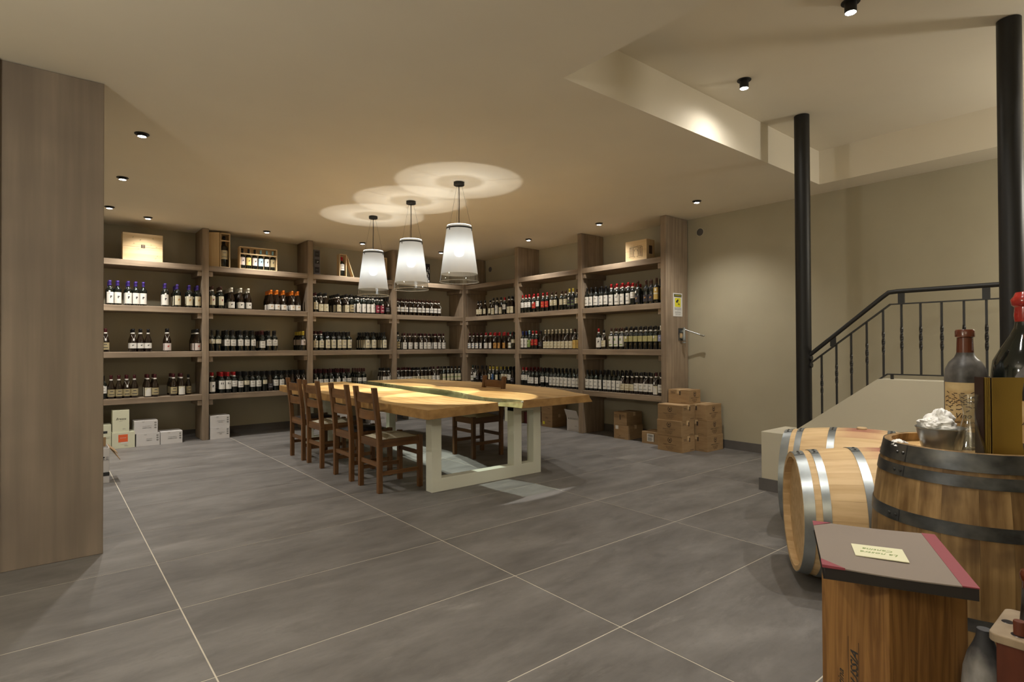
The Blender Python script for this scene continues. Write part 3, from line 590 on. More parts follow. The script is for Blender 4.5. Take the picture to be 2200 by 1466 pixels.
CELLS = {
('L',2):'0.625P3t 0.707P2 0.82P3t 0.902P2 0.984P1 1.232P2t 1.374Q4 1.518Q2t 1.618Q3',
('L',3):'0.58T1t 0.874S3t 0.956S2 1.038S1 1.259E2t 1.618E5',
('L',4):'0.557W1t 0.639T1 0.721T1 0.805T2t 0.888T1 1.034A3 1.116T3 1.33T4 1.423A3 1.521u1',
('A',2):'1.798N2t 1.908N3 2.05V5 2.171V5 2.275V4 2.597O4 2.681O3 2.776O4t 2.906O5t 2.989O3',
('A',3):'1.796C1t 1.877C2 1.988W4t 2.07W3 2.172W4t 2.254W3 2.336W3t 2.471m5 2.564W4t 2.647W2t 3.071Y5t',
('A',4):'1.801R2 1.925X4 2.007X5t 2.088r3 2.17W4 2.252C4 2.334W3 2.415W4t 2.497C3 2.579D3 2.661W3 2.743W4t 2.824D3 2.906D3 2.988D4t 3.071D4t',
('B',2):'3.26M3t 3.342L4t 3.424L4 3.631L5t 3.772L5t 3.854K4 3.968l5t 4.066l3 4.148l4 4.23l3t 4.312F3 4.394F4t 4.506D3t',
('B',3):'3.262M3t 3.35M3t 3.452c5t 3.547c4t 3.639c4t 3.721c3 3.812c3t 4.128c5t 4.241c4t 4.437c5t',
('B',4):'3.262m3t 3.345m4 3.427m5 3.509m5t 3.624m5t 3.721m5t 3.808m5 3.988m4 4.07m3 4.433H3 4.515H3t',
('C',2):'4.685b3t 4.767b3 4.849b3t 4.934b4 5.016b3 5.103b4 5.184b3t 5.27b3 5.362b3t 5.444b3 5.526b2t',
('C',3):'4.691K1t 4.822e2t 4.927e2 5.033e2 5.143e2t 5.225e3t 5.309e2 5.444e3 5.526e3t 5.619e2t',
('C',4):'4.685e2t 4.762e2 4.842e2 4.922e3 5.002h3 5.083h3t 5.164h3 5.245h2 5.326h3 5.408e2t 5.49e1 5.624G3 5.716G2 5.798G2 5.88G1 5.962G1',
('D',2):'8.418h1 8.335h1t 8.21h1 8.057h2 7.962L3t 7.855l3t 7.749L2 7.652r3t 7.527L3 7.446L2',
('D',3):'8.69z3 8.57z3t 8.453z4 8.323z3 8.182y4t 8.044y3 7.908i3t 7.789i3 7.645i4 7.497g3t 7.415C2',
('D',4):'8.604g1t 8.522W1t 8.438D2t 8.295D3 8.196D3 8.071q3t 7.975j3t 7.868q4 7.697C4t 7.607C3 7.518W3t 7.431D3',
('E',2):'7.164r2t 7.082r2 7r2 6.878f2t 6.782r1 6.661f1 6.568f1 6.456s1t 6.367s1 6.239s1 6.155s2 6.073k1t 5.991k2 5.909s2',
('E',3):'7.164B2t 7.082B2t 7a2t 6.912f2t 6.827f2 6.716D4 6.614v3t 6.533v4 6.451v4 6.37v4 6.289v4 6.207v3 6.126v3t 6.045v3 5.964o2t 5.883o2t',
('E',4):'7.164r4t 7.082r4 7m4t 6.918m4 6.822m4 6.683W4 6.566W3t 6.484w4 6.402w4t 6.32w4t 6.238w3t 6.156w4t 6.07w3 5.988w3t 5.906w2t',
('F',2):'5.711w4 5.629w4 5.547w4t 5.432w4 5.349w3 5.247x2 5.146x4t 5.048x3 4.949x4 4.867r2 4.785t1t 4.651t2 4.569t1 4.487n2t',
('F',3):'5.489R1t 5.392h1t 5.255p3t 5.163p3 5.068p4 4.984d2t 4.903d2 4.823d3 4.743d3 4.663d3 4.583d3 4.504d2t 4.424I1',
('F',4):'5.711w3t 5.629w3 5.547w4 5.452w3 5.371w4 5.29w4 5.21w5 5.13w4 5.051h3t 4.972h3 4.893h3 4.815H3 4.736H3 4.658H2t 4.58H2 4.502A2t 4.424H2',
}
BAY = {'L': 'leftmost bay', 'A': 'second bay', 'B': 'third bay', 'C': 'bay left of corner', 'D': 'first bay right of corner', 'E': 'second bay right of corner', 'F': 'widest bay by end panel'}
LEV = {2: 'upper shelf', 3: 'middle shelf', 4: 'lowest shelf'}
ORD = ['first', 'second', 'third', 'fourth', 'fifth', 'sixth', 'seventh', 'eighth', 'ninth', 'tenth', 'eleventh', 'twelfth', 'thirteenth', 'fourteenth', 'fifteenth', 'sixteenth', 'seventeenth', 'eighteenth', 'nineteenth', 'twentieth']
def place_bottle(code, x, y, z, rz, tagged, label, group):
    g, c, n, l, tg = bottle_meshes(code)
    o = link('wine_bottle', g, None, (x, y, z), rz); tag(o, label, 'bottle', group)
    link('capsule', c, o); link('label', l, o)
    if n: link('neck_band', n, o)
    if tagged: link('price_tag', tg, o, (0, 0, 0), random.uniform(-.35, .35))
    return o
import re
rest = []; front = 0; second = []
for (bay, lv), s in CELLS.items():
    z = SZ[lv-1]; back = bay in 'LABC'
    for k, tok in enumerate(s.split()):
        m_ = re.match(r'([\d.]+)([A-Za-z])(\d)(t?)$', tok); a, code, nr, tg_ = float(m_[1]), m_[2], int(m_[3]), bool(m_[4])
        cap, lab = TY[code][3], TY[code][5]
        for q in range(nr):
            d = .068+.087*q+random.uniform(-.003, .003) + (.10 if code == 'u' else 0); aa = a+(random.uniform(-.0015, .0015) if q else 0)
            x, y = (aa, YB+d) if back else (XR+d, aa)
            rz = (0 if back else -pi/2) + random.gauss(0, .16)
            if q == 0:
                front += 1
                place_bottle(code, x, y, z, rz, tg_, '%s-capped bottle, %s label, %s from left, %s, %s' % (cap, lab, ORD[k], LEV[lv], BAY[bay]), 'wine bottles in front on the '+LEV[lv]+', '+BAY[bay])
            elif q == 1 and bay in 'LA': second.append((code, x, y, z, rz, ORD[k], lv, bay, k))
            else: rest.append((code, x, y, z, rz))
room = max(0, 300-front-6)
for (code, x, y, z, rz, od_, lv, bay, k) in second[:room]:
    place_bottle(code, x, y, z, rz, False, 'bottle right behind the %s one from left, %s, %s' % (od_, LEV[lv], BAY[bay]), 'bottles of the second row, '+BAY[bay])
rest += [s_[:5] for s_ in second[room:]]
mats = ['bottle_glass', 'bottle_brown', 'label_white'] + ['cap_'+k for k in CAPS] + ['label_'+k for k in LABS]
ix = {m: i for i, m in enumerate(mats)}
m = MB()
for code, x, y, z, rz in rest:
    sh, H, r, cap, ring, lab, a, b, pat, pc = TY[code]; T = Matrix.Translation((x, y, z)) @ Matrix.Rotation(rz, 4, 'Z')
    pf = bprof(sh, H, r); m.lathe([pf[2], pf[4], pf[5], pf[6], pf[7], pf[9]], 10, ix['bottle_glass' if sh == 'x' else 'bottle_brown'], T, cap=False)
    m.lathe([(r*.41, .79*H), (r*.42, .97*H), (0, H)], 8, ix['cap_'+cap], T, cap=False)
    if ring: m.lathe([(r*.425, .778*H), (r*.425, .828*H)], 8, ix['label_white'], T, cap=False)
    lab_grid(m, r+.0008, a*H, b*H, 'n', 66, 5, 1, ix['label_'+lab], 0, T)
st_ = m.obj('wine_bottles', mats, smooth=50); st_['kind'] = 'stuff'; tag(st_, 'further rows of wine bottles standing behind the front rows on the shelves', 'bottles')
# ---------------------------------------------------------------- boxes
def carton(x0, x1, y0, y1, z0, z1, label, group=None, m='carton', face='y', tape=True, name='cardboard_box', rz=0, open_top=False):
    cx, cy = (x0+x1)/2, (y0+y1)/2; hx, hy, h = (x1-x0)/2, (y1-y0)/2, z1-z0
    t = tag(empty(name, (cx, cy, z0), rz), label, 'box', group)
    if open_top:
        e = .004; b = MB().box(-hx, hx, -hy, hy, 0, e).box(-hx, -hx+e, -hy, hy, e, h).box(hx-e, hx, -hy, hy, e, h).box(-hx+e, hx-e, -hy, -hy+e, e, h).box(-hx+e, hx-e, hy-e, hy, e, h)
    else: b = MB().box(-hx, hx, -hy, hy, 0, h-.003)
    b.obj('carton_body', [m], t, bevel=.002)
    if not open_top:
        for s in (-1, 1):
            if face == 'y': MB().box(-hx, hx, min(0, s*hy)+.001, max(0, s*hy)-.001, h-.003, h).obj('flap', [m], t)
            else: MB().box(min(0, s*hx)+.001, max(0, s*hx)-.001, -hy, hy, h-.003, h).obj('flap', [m], t)
        if tape:
            if face == 'y': MB().box(-hx-.0006, hx+.0006, -.024, .024, h-.05, h+.0007).obj('tape', ['carton_tape' if m == 'carton' else m], t)
            else: MB().box(-.024, .024, -hy-.0006, hy+.0006, h-.05, h+.0007).obj('tape', ['carton_tape' if m == 'carton' else m], t)
    return t, hx, hy, h
def FM(t_dims, side, u, z):
    """placement on a side of a carton: side in -x,-y ; u along the face (from centre, to the right seen from outside)"""
    hx, hy = t_dims
    if side == '-y': return face_M((u, -hy-.0006, z), (0, -1, 0))
    if side == '-x': return face_M((-hx-.0006, -u, z), (-1, 0, 0))
def patch(t, M, w_, h_, m, name='print'):
    o = MB().box(-w_/2, w_/2, -h_/2, h_/2, 0, .0005).obj(name, [m], t); o.matrix_local = M; return o
def wreath(t, M, r=.026, m='carton_print'):
    b = MB()
    for k in range(14):
        a = R(-60)+R(300)*k/13-pi/2+R(90-60+0); a = R(-235)+R(290)*k/13
        b.box(-.0075, .0075, -.0028, .0028, 0, .0005, 0, Matrix.Translation((r*cos(a), r*sin(a), 0)) @ Matrix.Rotation(a+pi/2+.5, 4, 'Z'))
    b.lathe([(.0, 0), (.013, 0), (.013, .0006), (0, .0006)], 5, M=Matrix.Rotation(.3, 4, 'Z')).box(-.02, .02, -.034, -.030, 0, .0005)
    o = b.obj('emblem', [m], t); o.matrix_local = M
def handling(t, M, k=1.0, m='carton_print'):
    b = MB()
    for i, x in enumerate((-.02, 0, .02)):
        b.box(x-.0075, x+.0075, -.012, -.0095, 0, .0005)
        if i == 0: b.box(x-.002, x+.002, -.008, .006, 0, .0005).box(x-.006, x+.006, .004, .011, 0, .0005)
        elif i == 1: b.box(x-.006, x+.006, 0, .010, 0, .0005).box(x-.001, x+.001, -.008, 0, 0, .0005)
        else: b.box(x-.005, x-.003, -.008, .010, 0, .0005).box(x+.003, x+.005, -.008, .010, 0, .0005)
    o = b.obj('handling_marks', [m], t); o.matrix_local = M @ Matrix.Scale(k, 4)
# stacked cartons at the end panel
def porello(x0, x1, y0, y1, z0, z1, label, rz=0, main='-x', emblem_red=False):
    t, hx, hy, h = carton(x0, x1, y0, y1, z0, z1, label, 'brown wine cartons stacked at the end panel', rz=rz, face='x' if main == '-x' else 'y')
    other = '-y' if main == '-x' else '-x'; d = (hx, hy)
    wreath(t, FM(d, main, 0, h*.72)); text('MARCO PORELLO', .020, 'carton_print', t, FM(d, main, 0, h*.42), spacing=1.15)
    for q, (s_, z_) in enumerate((('ROERO  ARNEIS  NEBBIOLO', .30), ('VINO - BARBERA D\'ALBA', .21), ('CANALE  ITALIA', .13))): text(s_, .009, 'carton_print', t, FM(d, main, 0, h*z_))
    handling(t, FM(d, other, -.07 if main == '-x' else -.08, h*.78), 1.1)
    patch(t, FM(d, other, .02, h*.76), .022, .05, 'carton_print'); text('BOTTIGLIE 6', .013, 'carton_print', t, FM(d, other, .07, h*.10))
    return t
zb = [0, .190, .377, .563]
pl = ['at the bottom', 'in the middle', 'at the top']
for k in range(3):
    j = (0, .012, -.004)[k]
    porello(5.834-j, 6.098-j, 3.925, 4.275, zb[k], zb[k+1]-.001, 'brown carton with wreath emblem, ' + pl[k] + ' of the left column at the end panel', rz=(0, -.02, .015)[k])
for k in range(3):
    porello(6.112, 6.44+.02, 3.765+(.0, .01, .02)[k], 4.06+(.0, .01, .02)[k], zb[k], zb[k+1]-.001, 'brown carton with wreath emblem, ' + pl[k] + ' of the right column by the wall', rz=(0, .02, .0)[k], main='-y')
porello(6.03, 6.29, 3.965, 4.255, zb[3], zb[3]+.172, 'single brown carton lying on top of the stack beside the end panel', main='-y', rz=.03)
# under the widest bay
t, hx, hy, h = carton(6.10, 6.42, 4.95, 5.20, 0, .188, 'brown carton with white address label, under the carton with arrow print, beside the dark upright', 'cartons on the floor of the widest bay', face='x')
patch(t, FM((hx, hy), '-x', -.07, h*.83), .05, .05, 'label_white', 'sticker'); text('ARDELLINO', .020, 'carton_print', t, FM((hx, hy), '-x', .0, h*.10), spacing=1.25); text('VINO', .009, 'carton_print', t, FM((hx, hy), '-x', -.02, h*.23))
t, hx, hy, h = carton(6.10, 6.43, 4.975, 5.20, .189, .366, 'brown carton with dark arrow print, on top of the carton with the address label', 'cartons on the floor of the widest bay', face='x')
handling(t, FM((hx, hy), '-x', .055, h*.75), 1.1); patch(t, FM((hx, hy), '-x', 0, h*.62), .02, .07, 'carton_print'); text('FRAGILE', .012, 'carton_print', t, FM((hx, hy), '-x', -.075, h*.75)); text('HANDLE WITH CARE', .007, 'carton_print', t, FM((hx, hy), '-x', -.065, h*.6))
t, hx, hy, h = carton(6.085, 6.33, 4.455, 4.71, 0, .155, 'low brown carton with a barcode label, left of the carton stack', None, face='x')
patch(t, FM((hx, hy), '-x', .01, h*.52), .105, .10, 'label_white', 'sticker')
bb = MB()
for i in range(16): bb.box(-.042+i*.0052, -.042+i*.0052+random.choice((.0012, .0026)), .010, .040, .0005, .001)
for i in range(5): bb.box(-.042, .02+.006*(i % 3), -.040+i*.009, -.036+i*.009, .0005, .001)
o = bb.obj('barcode', ['ink'], t); o.matrix_local = FM((hx, hy), '-x', .01, h*.52); patch(t, FM((hx, hy), '-x', .068, h*.52), .008, .10, 'ink')
# second bay right of the corner
for k in range(2):
    t, hx, hy, h = carton(6.14, 6.45, 6.485, 6.735, .201*k, .201*k+.2, ['brown carton with yellow seal print under the shelf, lower of two behind the table', 'brown carton under the shelf, upper of two behind the table'][k], 'two cartons behind the table on the right', face='x')
    if k == 0: patch(t, FM((hx, hy), '-x', -.07, h*.3), .045, .045, 'sign_yellow')
    handling(t, FM((hx, hy), '-x', .0, h*.72), 1.0); text('CERAM', .02, 'carton_print', t, FM((hx, hy), '-x', .05, h*.45))
t, hx, hy, h = carton(6.11, 6.36, 5.875, 6.130, 0, .20, 'white open carton lettered ALMONDO standing beside the upright', m='white_carton', open_top=True)
fl_ = MB().add([(-hx-.001, -hy, h), (-hx-.001, hy, h), (-hx-.045, hy+.012, h+.125), (-hx-.045, -hy+.02, h+.115), (-hx+.003, -hy, h), (-hx+.003, hy, h), (-hx-.041, hy+.012, h+.125), (-hx-.041, -hy+.02, h+.115)],
     [(0, 1, 2, 3), (7, 6, 5, 4), (0, 4, 5, 1), (1, 5, 6, 2), (2, 6, 7, 3), (3, 7, 4, 0)]).obj('front_flap', ['white_carton'], t)
text('ALMONDO', .037, 'ink', t, FM((hx, hy), '-x', 0, h*.93), spacing=1.2); text('roero', .02, 'ink_grey', t, FM((hx, hy), '-x', .06, h*.42)); patch(t, FM((hx, hy), '-x', .0, h*.12), .2, .002, 'ink_grey')
t, hx, hy, h = carton(6.165, 6.43, 7.05, 7.19, 0, .185, 'dark maroon carton under the right shelving, seen between the table posts', m='maroon_carton', tape=False)
patch(t, FM((hx, hy), '-x', .02, h*.5), .02, .05, 'label_pink'); patch(t, FM((hx, hy), '-x', .045, h*.7), .01, .03, 'label_pink')
t, hx, hy, h = carton(6.08, 6.36, 7.37, 7.60, 0, .245, 'pale cream wooden case lettered CA under the right shelving behind the table', m='cream_carton', tape=False, face='x')
text('CA', .045, 'ink', t, FM((hx, hy), '-x', .05, h*.45), spacing=1.2)
# left floor boxes
def white_box(x0, x1, y0, z0, z1, label, words=('LANGHE NEBBIOLO', 'BARBERA D\'ALBA'), group='white cartons under the back shelving', dep=.25):
    t, hx, hy, h = carton(x0, x1, y0, y0+dep, z0, z1, label, group, m='white_carton', tape=False, face='x', name='white_carton')
    d = (hx, hy)
    for q, s_ in enumerate(words): text(s_, .013 if q else .011, 'ink_grey' if not q else 'ink', t, FM(d, '-y', .01, h*(.56-.13*q)))
    text('CA\'', .02, 'ink_grey', t, FM(d, '-y', -.03, h*.90))
    b = MB()
    for q in range(3):
        z_ = (.80-.19*q)*h; b.box(-.010, .010, -.008+z_, .008+z_, 0, .0005)
    for q in range(3):
        z_ = (.80-.19*q)*h; b.box(-.004, .004, -.003+z_, .004+z_, .0005, .001, 1)
    o = b.obj('pictograms', ['ink', 'label_white'], t); o.matrix_local = FM(d, '-y', hx-.026, 0)
white_box(.902, 1.163, 8.75, 0, .163, 'white carton on the floor beside the cream box with red sticker, under another white carton', ('VINO ROSSO', 'NEBBIOLO'))
white_box(.880, 1.140, 8.755, .164, .330, 'white carton stacked on top of two others in the leftmost bay')
white_box(1.172, 1.425, 8.75, 0, .163, 'white carton on the floor, rightmost in the leftmost bay')
white_box(1.762, 2.010, 8.75, 0, .162, 'lower of two white cartons right beside the first upright', ('LANGHE NEBBIOLO', 'DOC'))
white_box(1.762, 2.012, 8.755, .163, .325, 'upper of two white cartons right beside the first upright', ('LANGHE NEBBIOLO', 'DOC 2015'))
white_box(3.24, 3.49, 8.76, 0, .163, 'white carton on the floor behind the second chair, beside the third upright'); white_box(3.50, 3.75, 8.76, 0, .163, 'white carton seen through the chair backs, lower of two')
white_box(3.50, 3.76, 8.765, .164, .327, 'white carton seen through the chair backs, upper of two'); white_box(4.19, 4.525, 8.77, 0, .175, 'white carton seen under the table top, right of the nearest chair back'); white_box(4.93, 5.18, 8.87, 0, .11, 'low white carton under the fourth bay, seen just below the table edge', dep=.2)
t, hx, hy, h = carton(.645, .888, 8.75, 9.0, 0, .205, 'cream carton with an orange sticker on the floor of the leftmost bay', 'cream cartons in the leftmost bay', m='cream_carton', tape=False)
patch(t, FM((hx, hy), '-y', -.005, h*.62), .10, .095, 'orange_sticker', 'sticker'); patch(t, FM((hx, hy), '-y', .012, h*.34), .075, .022, 'label_white', 'sticker')
text('extra brut', .016, 'label_white', t, FM((hx, hy), '-y', -.005, h*.65)@Matrix.Translation((0, 0, .0006))); handling(t, FM((hx, hy), '-y', .03, h*.16), .7, 'ink_grey')
t, hx, hy, h = carton(.650, .828, 8.76, 8.95, .206, .487, 'tall cream carton with black script lettering, standing on the cream carton', 'cream cartons in the leftmost bay', m='cream_carton', tape=False)
text('Brezza', .040, 'ink', t, FM((hx, hy), '-y', 0, h*.60), shear=.35); text('BAROLO', .008, 'ink_grey', t, FM((hx, hy), '-y', 0, h*.50)); handling(t, FM((hx, hy), '-y', .035, h*.14), .6, 'ink_grey')
t, hx, hy, h = carton(.30, .640, 8.78, 8.98, 0, .31, 'cream carton half hidden by the dark panel at the far left', 'cream cartons in the leftmost bay', m='cream_carton', tape=False)
patch(t, FM((hx, hy), '-y', .10, h*.70), .06, .03, 'ink', 'emblem'); text('prosecco', .016, 'ink_grey', t, FM((hx, hy), '-y', .12, h*.45)); patch(t, FM((hx, hy), '-y', .1, h*.5), .12, .002, 'ink_grey')
t, hx, hy, h = carton(.12, .468, 6.60, 6.88, 0, .33, 'open white carton with a dark stripe and brown inside, peeking out behind the dark panel', m='white_carton', open_top=True)
patch(t, FM((hx, hy), '-y', 0, .085), 2*hx, .035, 'ink', 'stripe'); handling(t, FM((hx, hy), '-y', hx-.045, h*.72), 1.3, 'ink')
patch(t, FM((hx, hy), '-y', 0, .215), 2*hx, .002, 'ink_grey', 'seam')
for dz, a in ((0, 0), (-.03, .02)):
    MB().add([(hx, -hy+.01, h+dz*.2), (hx, hy-.01, h+dz*.2), (hx+.06+a, hy+.01, h-.06+dz*2), (hx+.06+a, -hy-.02, h-.06+dz*2), (hx+.003, -hy+.01, h+dz*.2+.004), (hx+.003, hy-.01, h+dz*.2+.004), (hx+.064+a, hy+.01, h-.056+dz*2), (hx+.064+a, -hy-.02, h-.056+dz*2)],
        [(3, 2, 1, 0), (4, 5, 6, 7), (0, 1, 5, 4), (1, 2, 6, 5), (2, 3, 7, 6), (3, 0, 4, 7)]).obj('side_flap', ['kraft_inside'], t)
MB().box(-hx+.01, hx-.01, hy-.006, hy-.002, h-.02, h+.07).obj('back_flap', ['kraft_inside'], t)
# ---------------------------------------------------------------- things on the top shelf
z1 = SZ[0]
def crate(x0, x1, y0, y1, h, label, group=None):
    t = tag(empty('wooden_case', ((x0+x1)/2, (y0+y1)/2, z1)), label, 'wooden case', group); hx, hy = (x1-x0)/2, (y1-y0)/2
    return t, hx, hy, h
t, hx, hy, h = crate(.754, 1.196, 8.775, 8.95, .355, 'large pale pine wine case on the top shelf of the leftmost bay')
n = 2
for k in range(n): MB().box(-hx, hx, -hy, -hy+.012, h*k/n+.001, h*(k+1)/n-.001).obj('front_board', ['pine_x'], t, bevel=.0015)
MB().box(-hx, -hx+.012, -hy+.012, hy, 0, h).obj('side_board', ['pine_z'], t); MB().box(hx-.012, hx, -hy+.012, hy, 0, h).obj('side_board', ['pine_z'], t); MB().box(-hx+.012, hx-.012, hy-.012, hy, 0, h).box(-hx+.012, hx-.012, -hy+.012, hy-.012, 0, .012).obj('back_board', ['pine_x'], t)
patch(t, FM((hx, hy), '-y', .0, h*.53), .045, .045, 'carton_print'); text('CERA', .010, 'label_cream', t, FM((hx, hy), '-y', 0, h*.555)@Matrix.Translation((0, 0, .0007))); text('1807', .010, 'label_cream', t, FM((hx, hy), '-y', 0, h*.505)@Matrix.Translation((0, 0, .0007)))
kn = MB()
for (u, v_, a) in ((-.11, .30, .9), (-.03, .27, .7), (.11, .30, 0), (-.10, .22, .3), (-.05, .15, .2), (.15, .19, .1), (.09, .215, .2), (.16, .075, .8), (.14, .04, .6)):
    kn.lathe([(0, 0), (.006, 0), (.006, .0004), (0, .0004)], 8, M=Matrix.Translation((u, v_, 0)) @ Matrix.Rotation(a, 4, 'Z') @ Matrix.Diagonal((1.8, .8, 1, 1)))
o = kn.obj('knots', ['label_tan'], t); o.matrix_local = FM((hx, hy), '-y', 0, 0)
def open_case(x0, x1, y0, dep, h, label, bar=None):
    t, hx, hy, _ = crate(x0, x1, y0, y0+dep, h, label); e = .008
    MB().box(-hx, hx, hy-e, hy, 0, h).obj('back_board', ['pine_z'], t)
    MB().box(-hx, -hx+e, -hy, hy-e, 0, h).obj('side_board', ['pine_z'], t); MB().box(hx-e, hx, -hy, hy-e, 0, h).obj('side_board', ['pine_z'], t)
    MB().box(-hx+e, hx-e, -hy, hy-e, 0, e).obj('bottom_board', ['pine_x'], t); MB().box(-hx+e, hx-e, -hy, hy-e, h-e, h).obj('top_board', ['pine_x'], t)
    if bar: MB().box(-hx+e, hx-e, -hy, -hy+.012, h*bar, h*bar+.016).obj('retaining_bar', ['pine_x'], t)
    return t
t = open_case(2.154, 2.673, 8.79, .115, .325, 'open pine display case holding six wine bottles on the top shelf', .66)
sx = ['pink', 'yellow', 'pink', 'pale blue', 'white', 'tan']
for k in range(6):
    TY['_'] = ('x', .295, .036, 'pale blue' if k in (3, 4, 5) else 'black', 0, sx[k], .18, .56, 'e', 'dark'); BM.pop('_', None)
    place_bottle('_', 2.154+.048+k*.0847, 8.85, z1+.009, random.gauss(0, .05), False, 'wine bottle with %s label, %s from left in the six-bottle pine case' % (sx[k] if sx.count(sx[k]) == 1 else sx[k]+'ish', ORD[k]), 'six bottles in the pine case')
t = open_case(1.897, 2.024, 8.785, .15, .485, 'tall narrow open pine case with one big bottle, beside the first upright', .76)
TY['_'] = ('x', .445, .050, 'black', 0, 'cream', .25, .54, 'l', 'grey'); BM.pop('_', None); place_bottle('_', 1.9605, 8.868, z1+.009, 0, False, 'large dark bottle with cream label inside the tall narrow pine case', None)
lidm = MB().box(-.07, .07, -.005, .005, 0, .49).obj('case_lid', ['pine_z']); lidm.location = (1.828, 8.83, z1); lidm.rotation_euler = (0, 0, R(-28)); tag(lidm, 'pine sliding lid standing upright left of the tall narrow case', 'lid')
t = open_case(3.642, 3.759, 8.785, .12, .362, 'small open pine case with a single bottle, left of the furthest pendant')
TY['_'] = ('x', .315, .041, 'red', 0, 'white', .30, .62, 'l', 'grey'); BM.pop('_', None); place_bottle('_', 3.70, 8.845, z1+.009, 0, False, 'red-capped bottle with white label inside the small pine case', None)
o = MB().box(-.004, .004, -.055, .055, 0, .355).obj('case_lid', ['pine_z']); o.location = (3.893, 8.86, z1+.003); o.rotation_euler = (0, R(-19), 0); tag(o, 'pine lid leaning slanted against the small open case', 'lid')
t = open_case(4.36, 4.475, 8.785, .12, .375, 'pine case partly hidden behind the furthest pendant lamp, beside an upright')
b = tag(empty('price_board', (3.268, 8.77, z1)), 'narrow grey board with three dark plates, right of the third upright on the top shelf', 'board')
MB().box(-.048, .048, 0, .02, 0, .385).obj('board', ['board_grey'], b, bevel=.002)
for z_ in (.07, .20, .32): MB().box(-.034, .034, -.004, 0, z_-(.045 if z_ != .20 else .034), z_+(.045 if z_ != .20 else .034)).obj('dark_plate', ['poster_dark'], b); 
text('v', .06, 'poster_light', b, face_M((0, -.0045, .20), (0, -1, 0)), shear=.6)
for z_ in (.07, .32): MB().box(-.02, .02, -.0048, -.004, z_-.004, z_+.004).obj('print', ['skirting'], b)
b = tag(empty('poster', (5.38, 8.96, z1)), 'dark upright picture with a grey figure shape, between the middle and nearest pendant', 'poster')
MB().box(-.11, .045, 0, .018, 0, .375).obj('panel', ['poster_dark'], b)
q = MB()
for (x, z_, w_, h_) in ((.01, .30, .012, .02), (.0, .26, .02, .04), (-.012, .20, .026, .05), (.008, .16, .02, .05), (.0, .10, .02, .05), (.016, .06, .03, .04), (.03, .24, .01, .06)): q.box(x-w_/2, x+w_/2, -.0015, 0, z_-h_/2, z_+h_/2)
q.obj('print', ['poster_light'], b)
t = tag(empty('wooden_case', (6.1+.085, 4.80, z1)), 'pale wooden case with a burned arch emblem on the top shelf by the end panel', 'wooden case')
hx, hy, h = .085, .175, .272
for k in range(2): MB().box(-hx, -hx+.012, -hy, hy, h*k/2+.0008, h*(k+1)/2-.0008).obj('front_board', ['pine_y'], t, bevel=.001)
MB().box(-hx+.012, hx, -hy, -hy+.012, 0, h).obj('side_board', ['pine_z'], t); MB().box(-hx+.012, hx, hy-.012, hy, 0, h).obj('side_board', ['pine_z'], t); MB().box(hx-.01, hx, -hy+.012, hy-.012, 0, h).box(-hx+.012, hx-.01, -hy+.012, hy-.012, h-.01, h).obj('back_board', ['pine_y'], t)
q = MB()
def bar(u0, u1, v0, v1): q.box(u0, u1, v0, v1, 0, .0005)
for u in (-.105, -.088, -.070, -.052, -.036, .036, .052, .070, .088, .105): bar(u-.003, u+.003, .065, .175)
bar(-.112, .112, .178, .182); bar(-.10, .10, .19, .194); bar(-.112, -.02, .058, .062); bar(.02, .112, .058, .062)
for k in range(9):
    a = pi*k/8; q.box(-.006, .006, -.0025, .0025, 0, .0005, 0, Matrix.Translation((.024*cos(a), .135+.024*sin(a), 0)) @ Matrix.Rotation(a+pi/2, 4, 'Z'))
for k in range(26): u = -.1+.2*random.random(); v_ = random.uniform(.165, .205) if k % 2 else random.uniform(.08, .17); bar(u-.004, u+.004, v_-.002, v_+.002) if abs(u) > .03 or v_ > .16 else None
for s in (-1, 1):
    for k in range(7): a = pi*k/6; q.box(-.006, .006, -.0015, .0015, 0, .0005, 0, Matrix.Translation((s*.062+.045*cos(a), .055-.016*sin(a), 0)) @ Matrix.Rotation(-a*.9+pi/2, 4, 'Z'))
o = q.obj('burned_emblem', ['carton_print'], t); o.matrix_local = FM((hx, hy), '-x', 0, 0)
patch(t, face_M((.0, -hy-.0006, h*.5), (0, -1, 0)), .07, .11, 'carton_print', 'print')
# ---------------------------------------------------------------- sign and corkscrew on the end panel
sg = tag(empty('camera_sign', (6.30, 4.293, 1.806)), 'small white and yellow video surveillance notice on the end panel', 'sign')
MB().box(-.1, .1, -.003, 0, -.15, .15).obj('plate', ['sign_white'], sg)
Ms = lambda u, v_, d=.0032: face_M((u, -d, v_), (0, -1, 0))
patch(sg, Ms(0, .118), .165, .036, 'ink', 'header'); text('ATTENZIONE', .023, 'sign_yellow', sg, Ms(0, .118, .0039))
patch(sg, Ms(0, .030), .125, .115, 'sign_yellow', 'pictogram_field')
q = MB().box(-.028, .028, -.014, .014, 0, .0006, 0, Matrix.Translation((-.012, .018, 0)) @ Matrix.Rotation(R(35), 4, 'Z')).box(-.004, .004, -.02, .02, 0, .0006, 0, Matrix.Translation((.012, -.012, 0)) @ Matrix.Rotation(R(40), 4, 'Z')).box(-.002, .038, -.030, -.024, 0, .0006).box(.032, .038, -.036, -.010, 0, .0006)
o = q.obj('camera_pictogram', ['ink'], sg); o.matrix_local = Ms(0, .03, .0038)
for s_, v_, z_ in (('AREA SOTTOPOSTA', -.045, .0165), ('A VIDEOSORVEGLIANZA', -.062, .0135), ('E', -.079, .014), ('REGISTRAZIONE', -.097, .0165), ('LA REGISTRAZIONE E EFFETTUATA', -.117, .008), ('AI SENSI ART. 13 D.LGS. 196/2003', -.130, .0075)): text(s_, z_, 'ink', sg, Ms(0, v_))
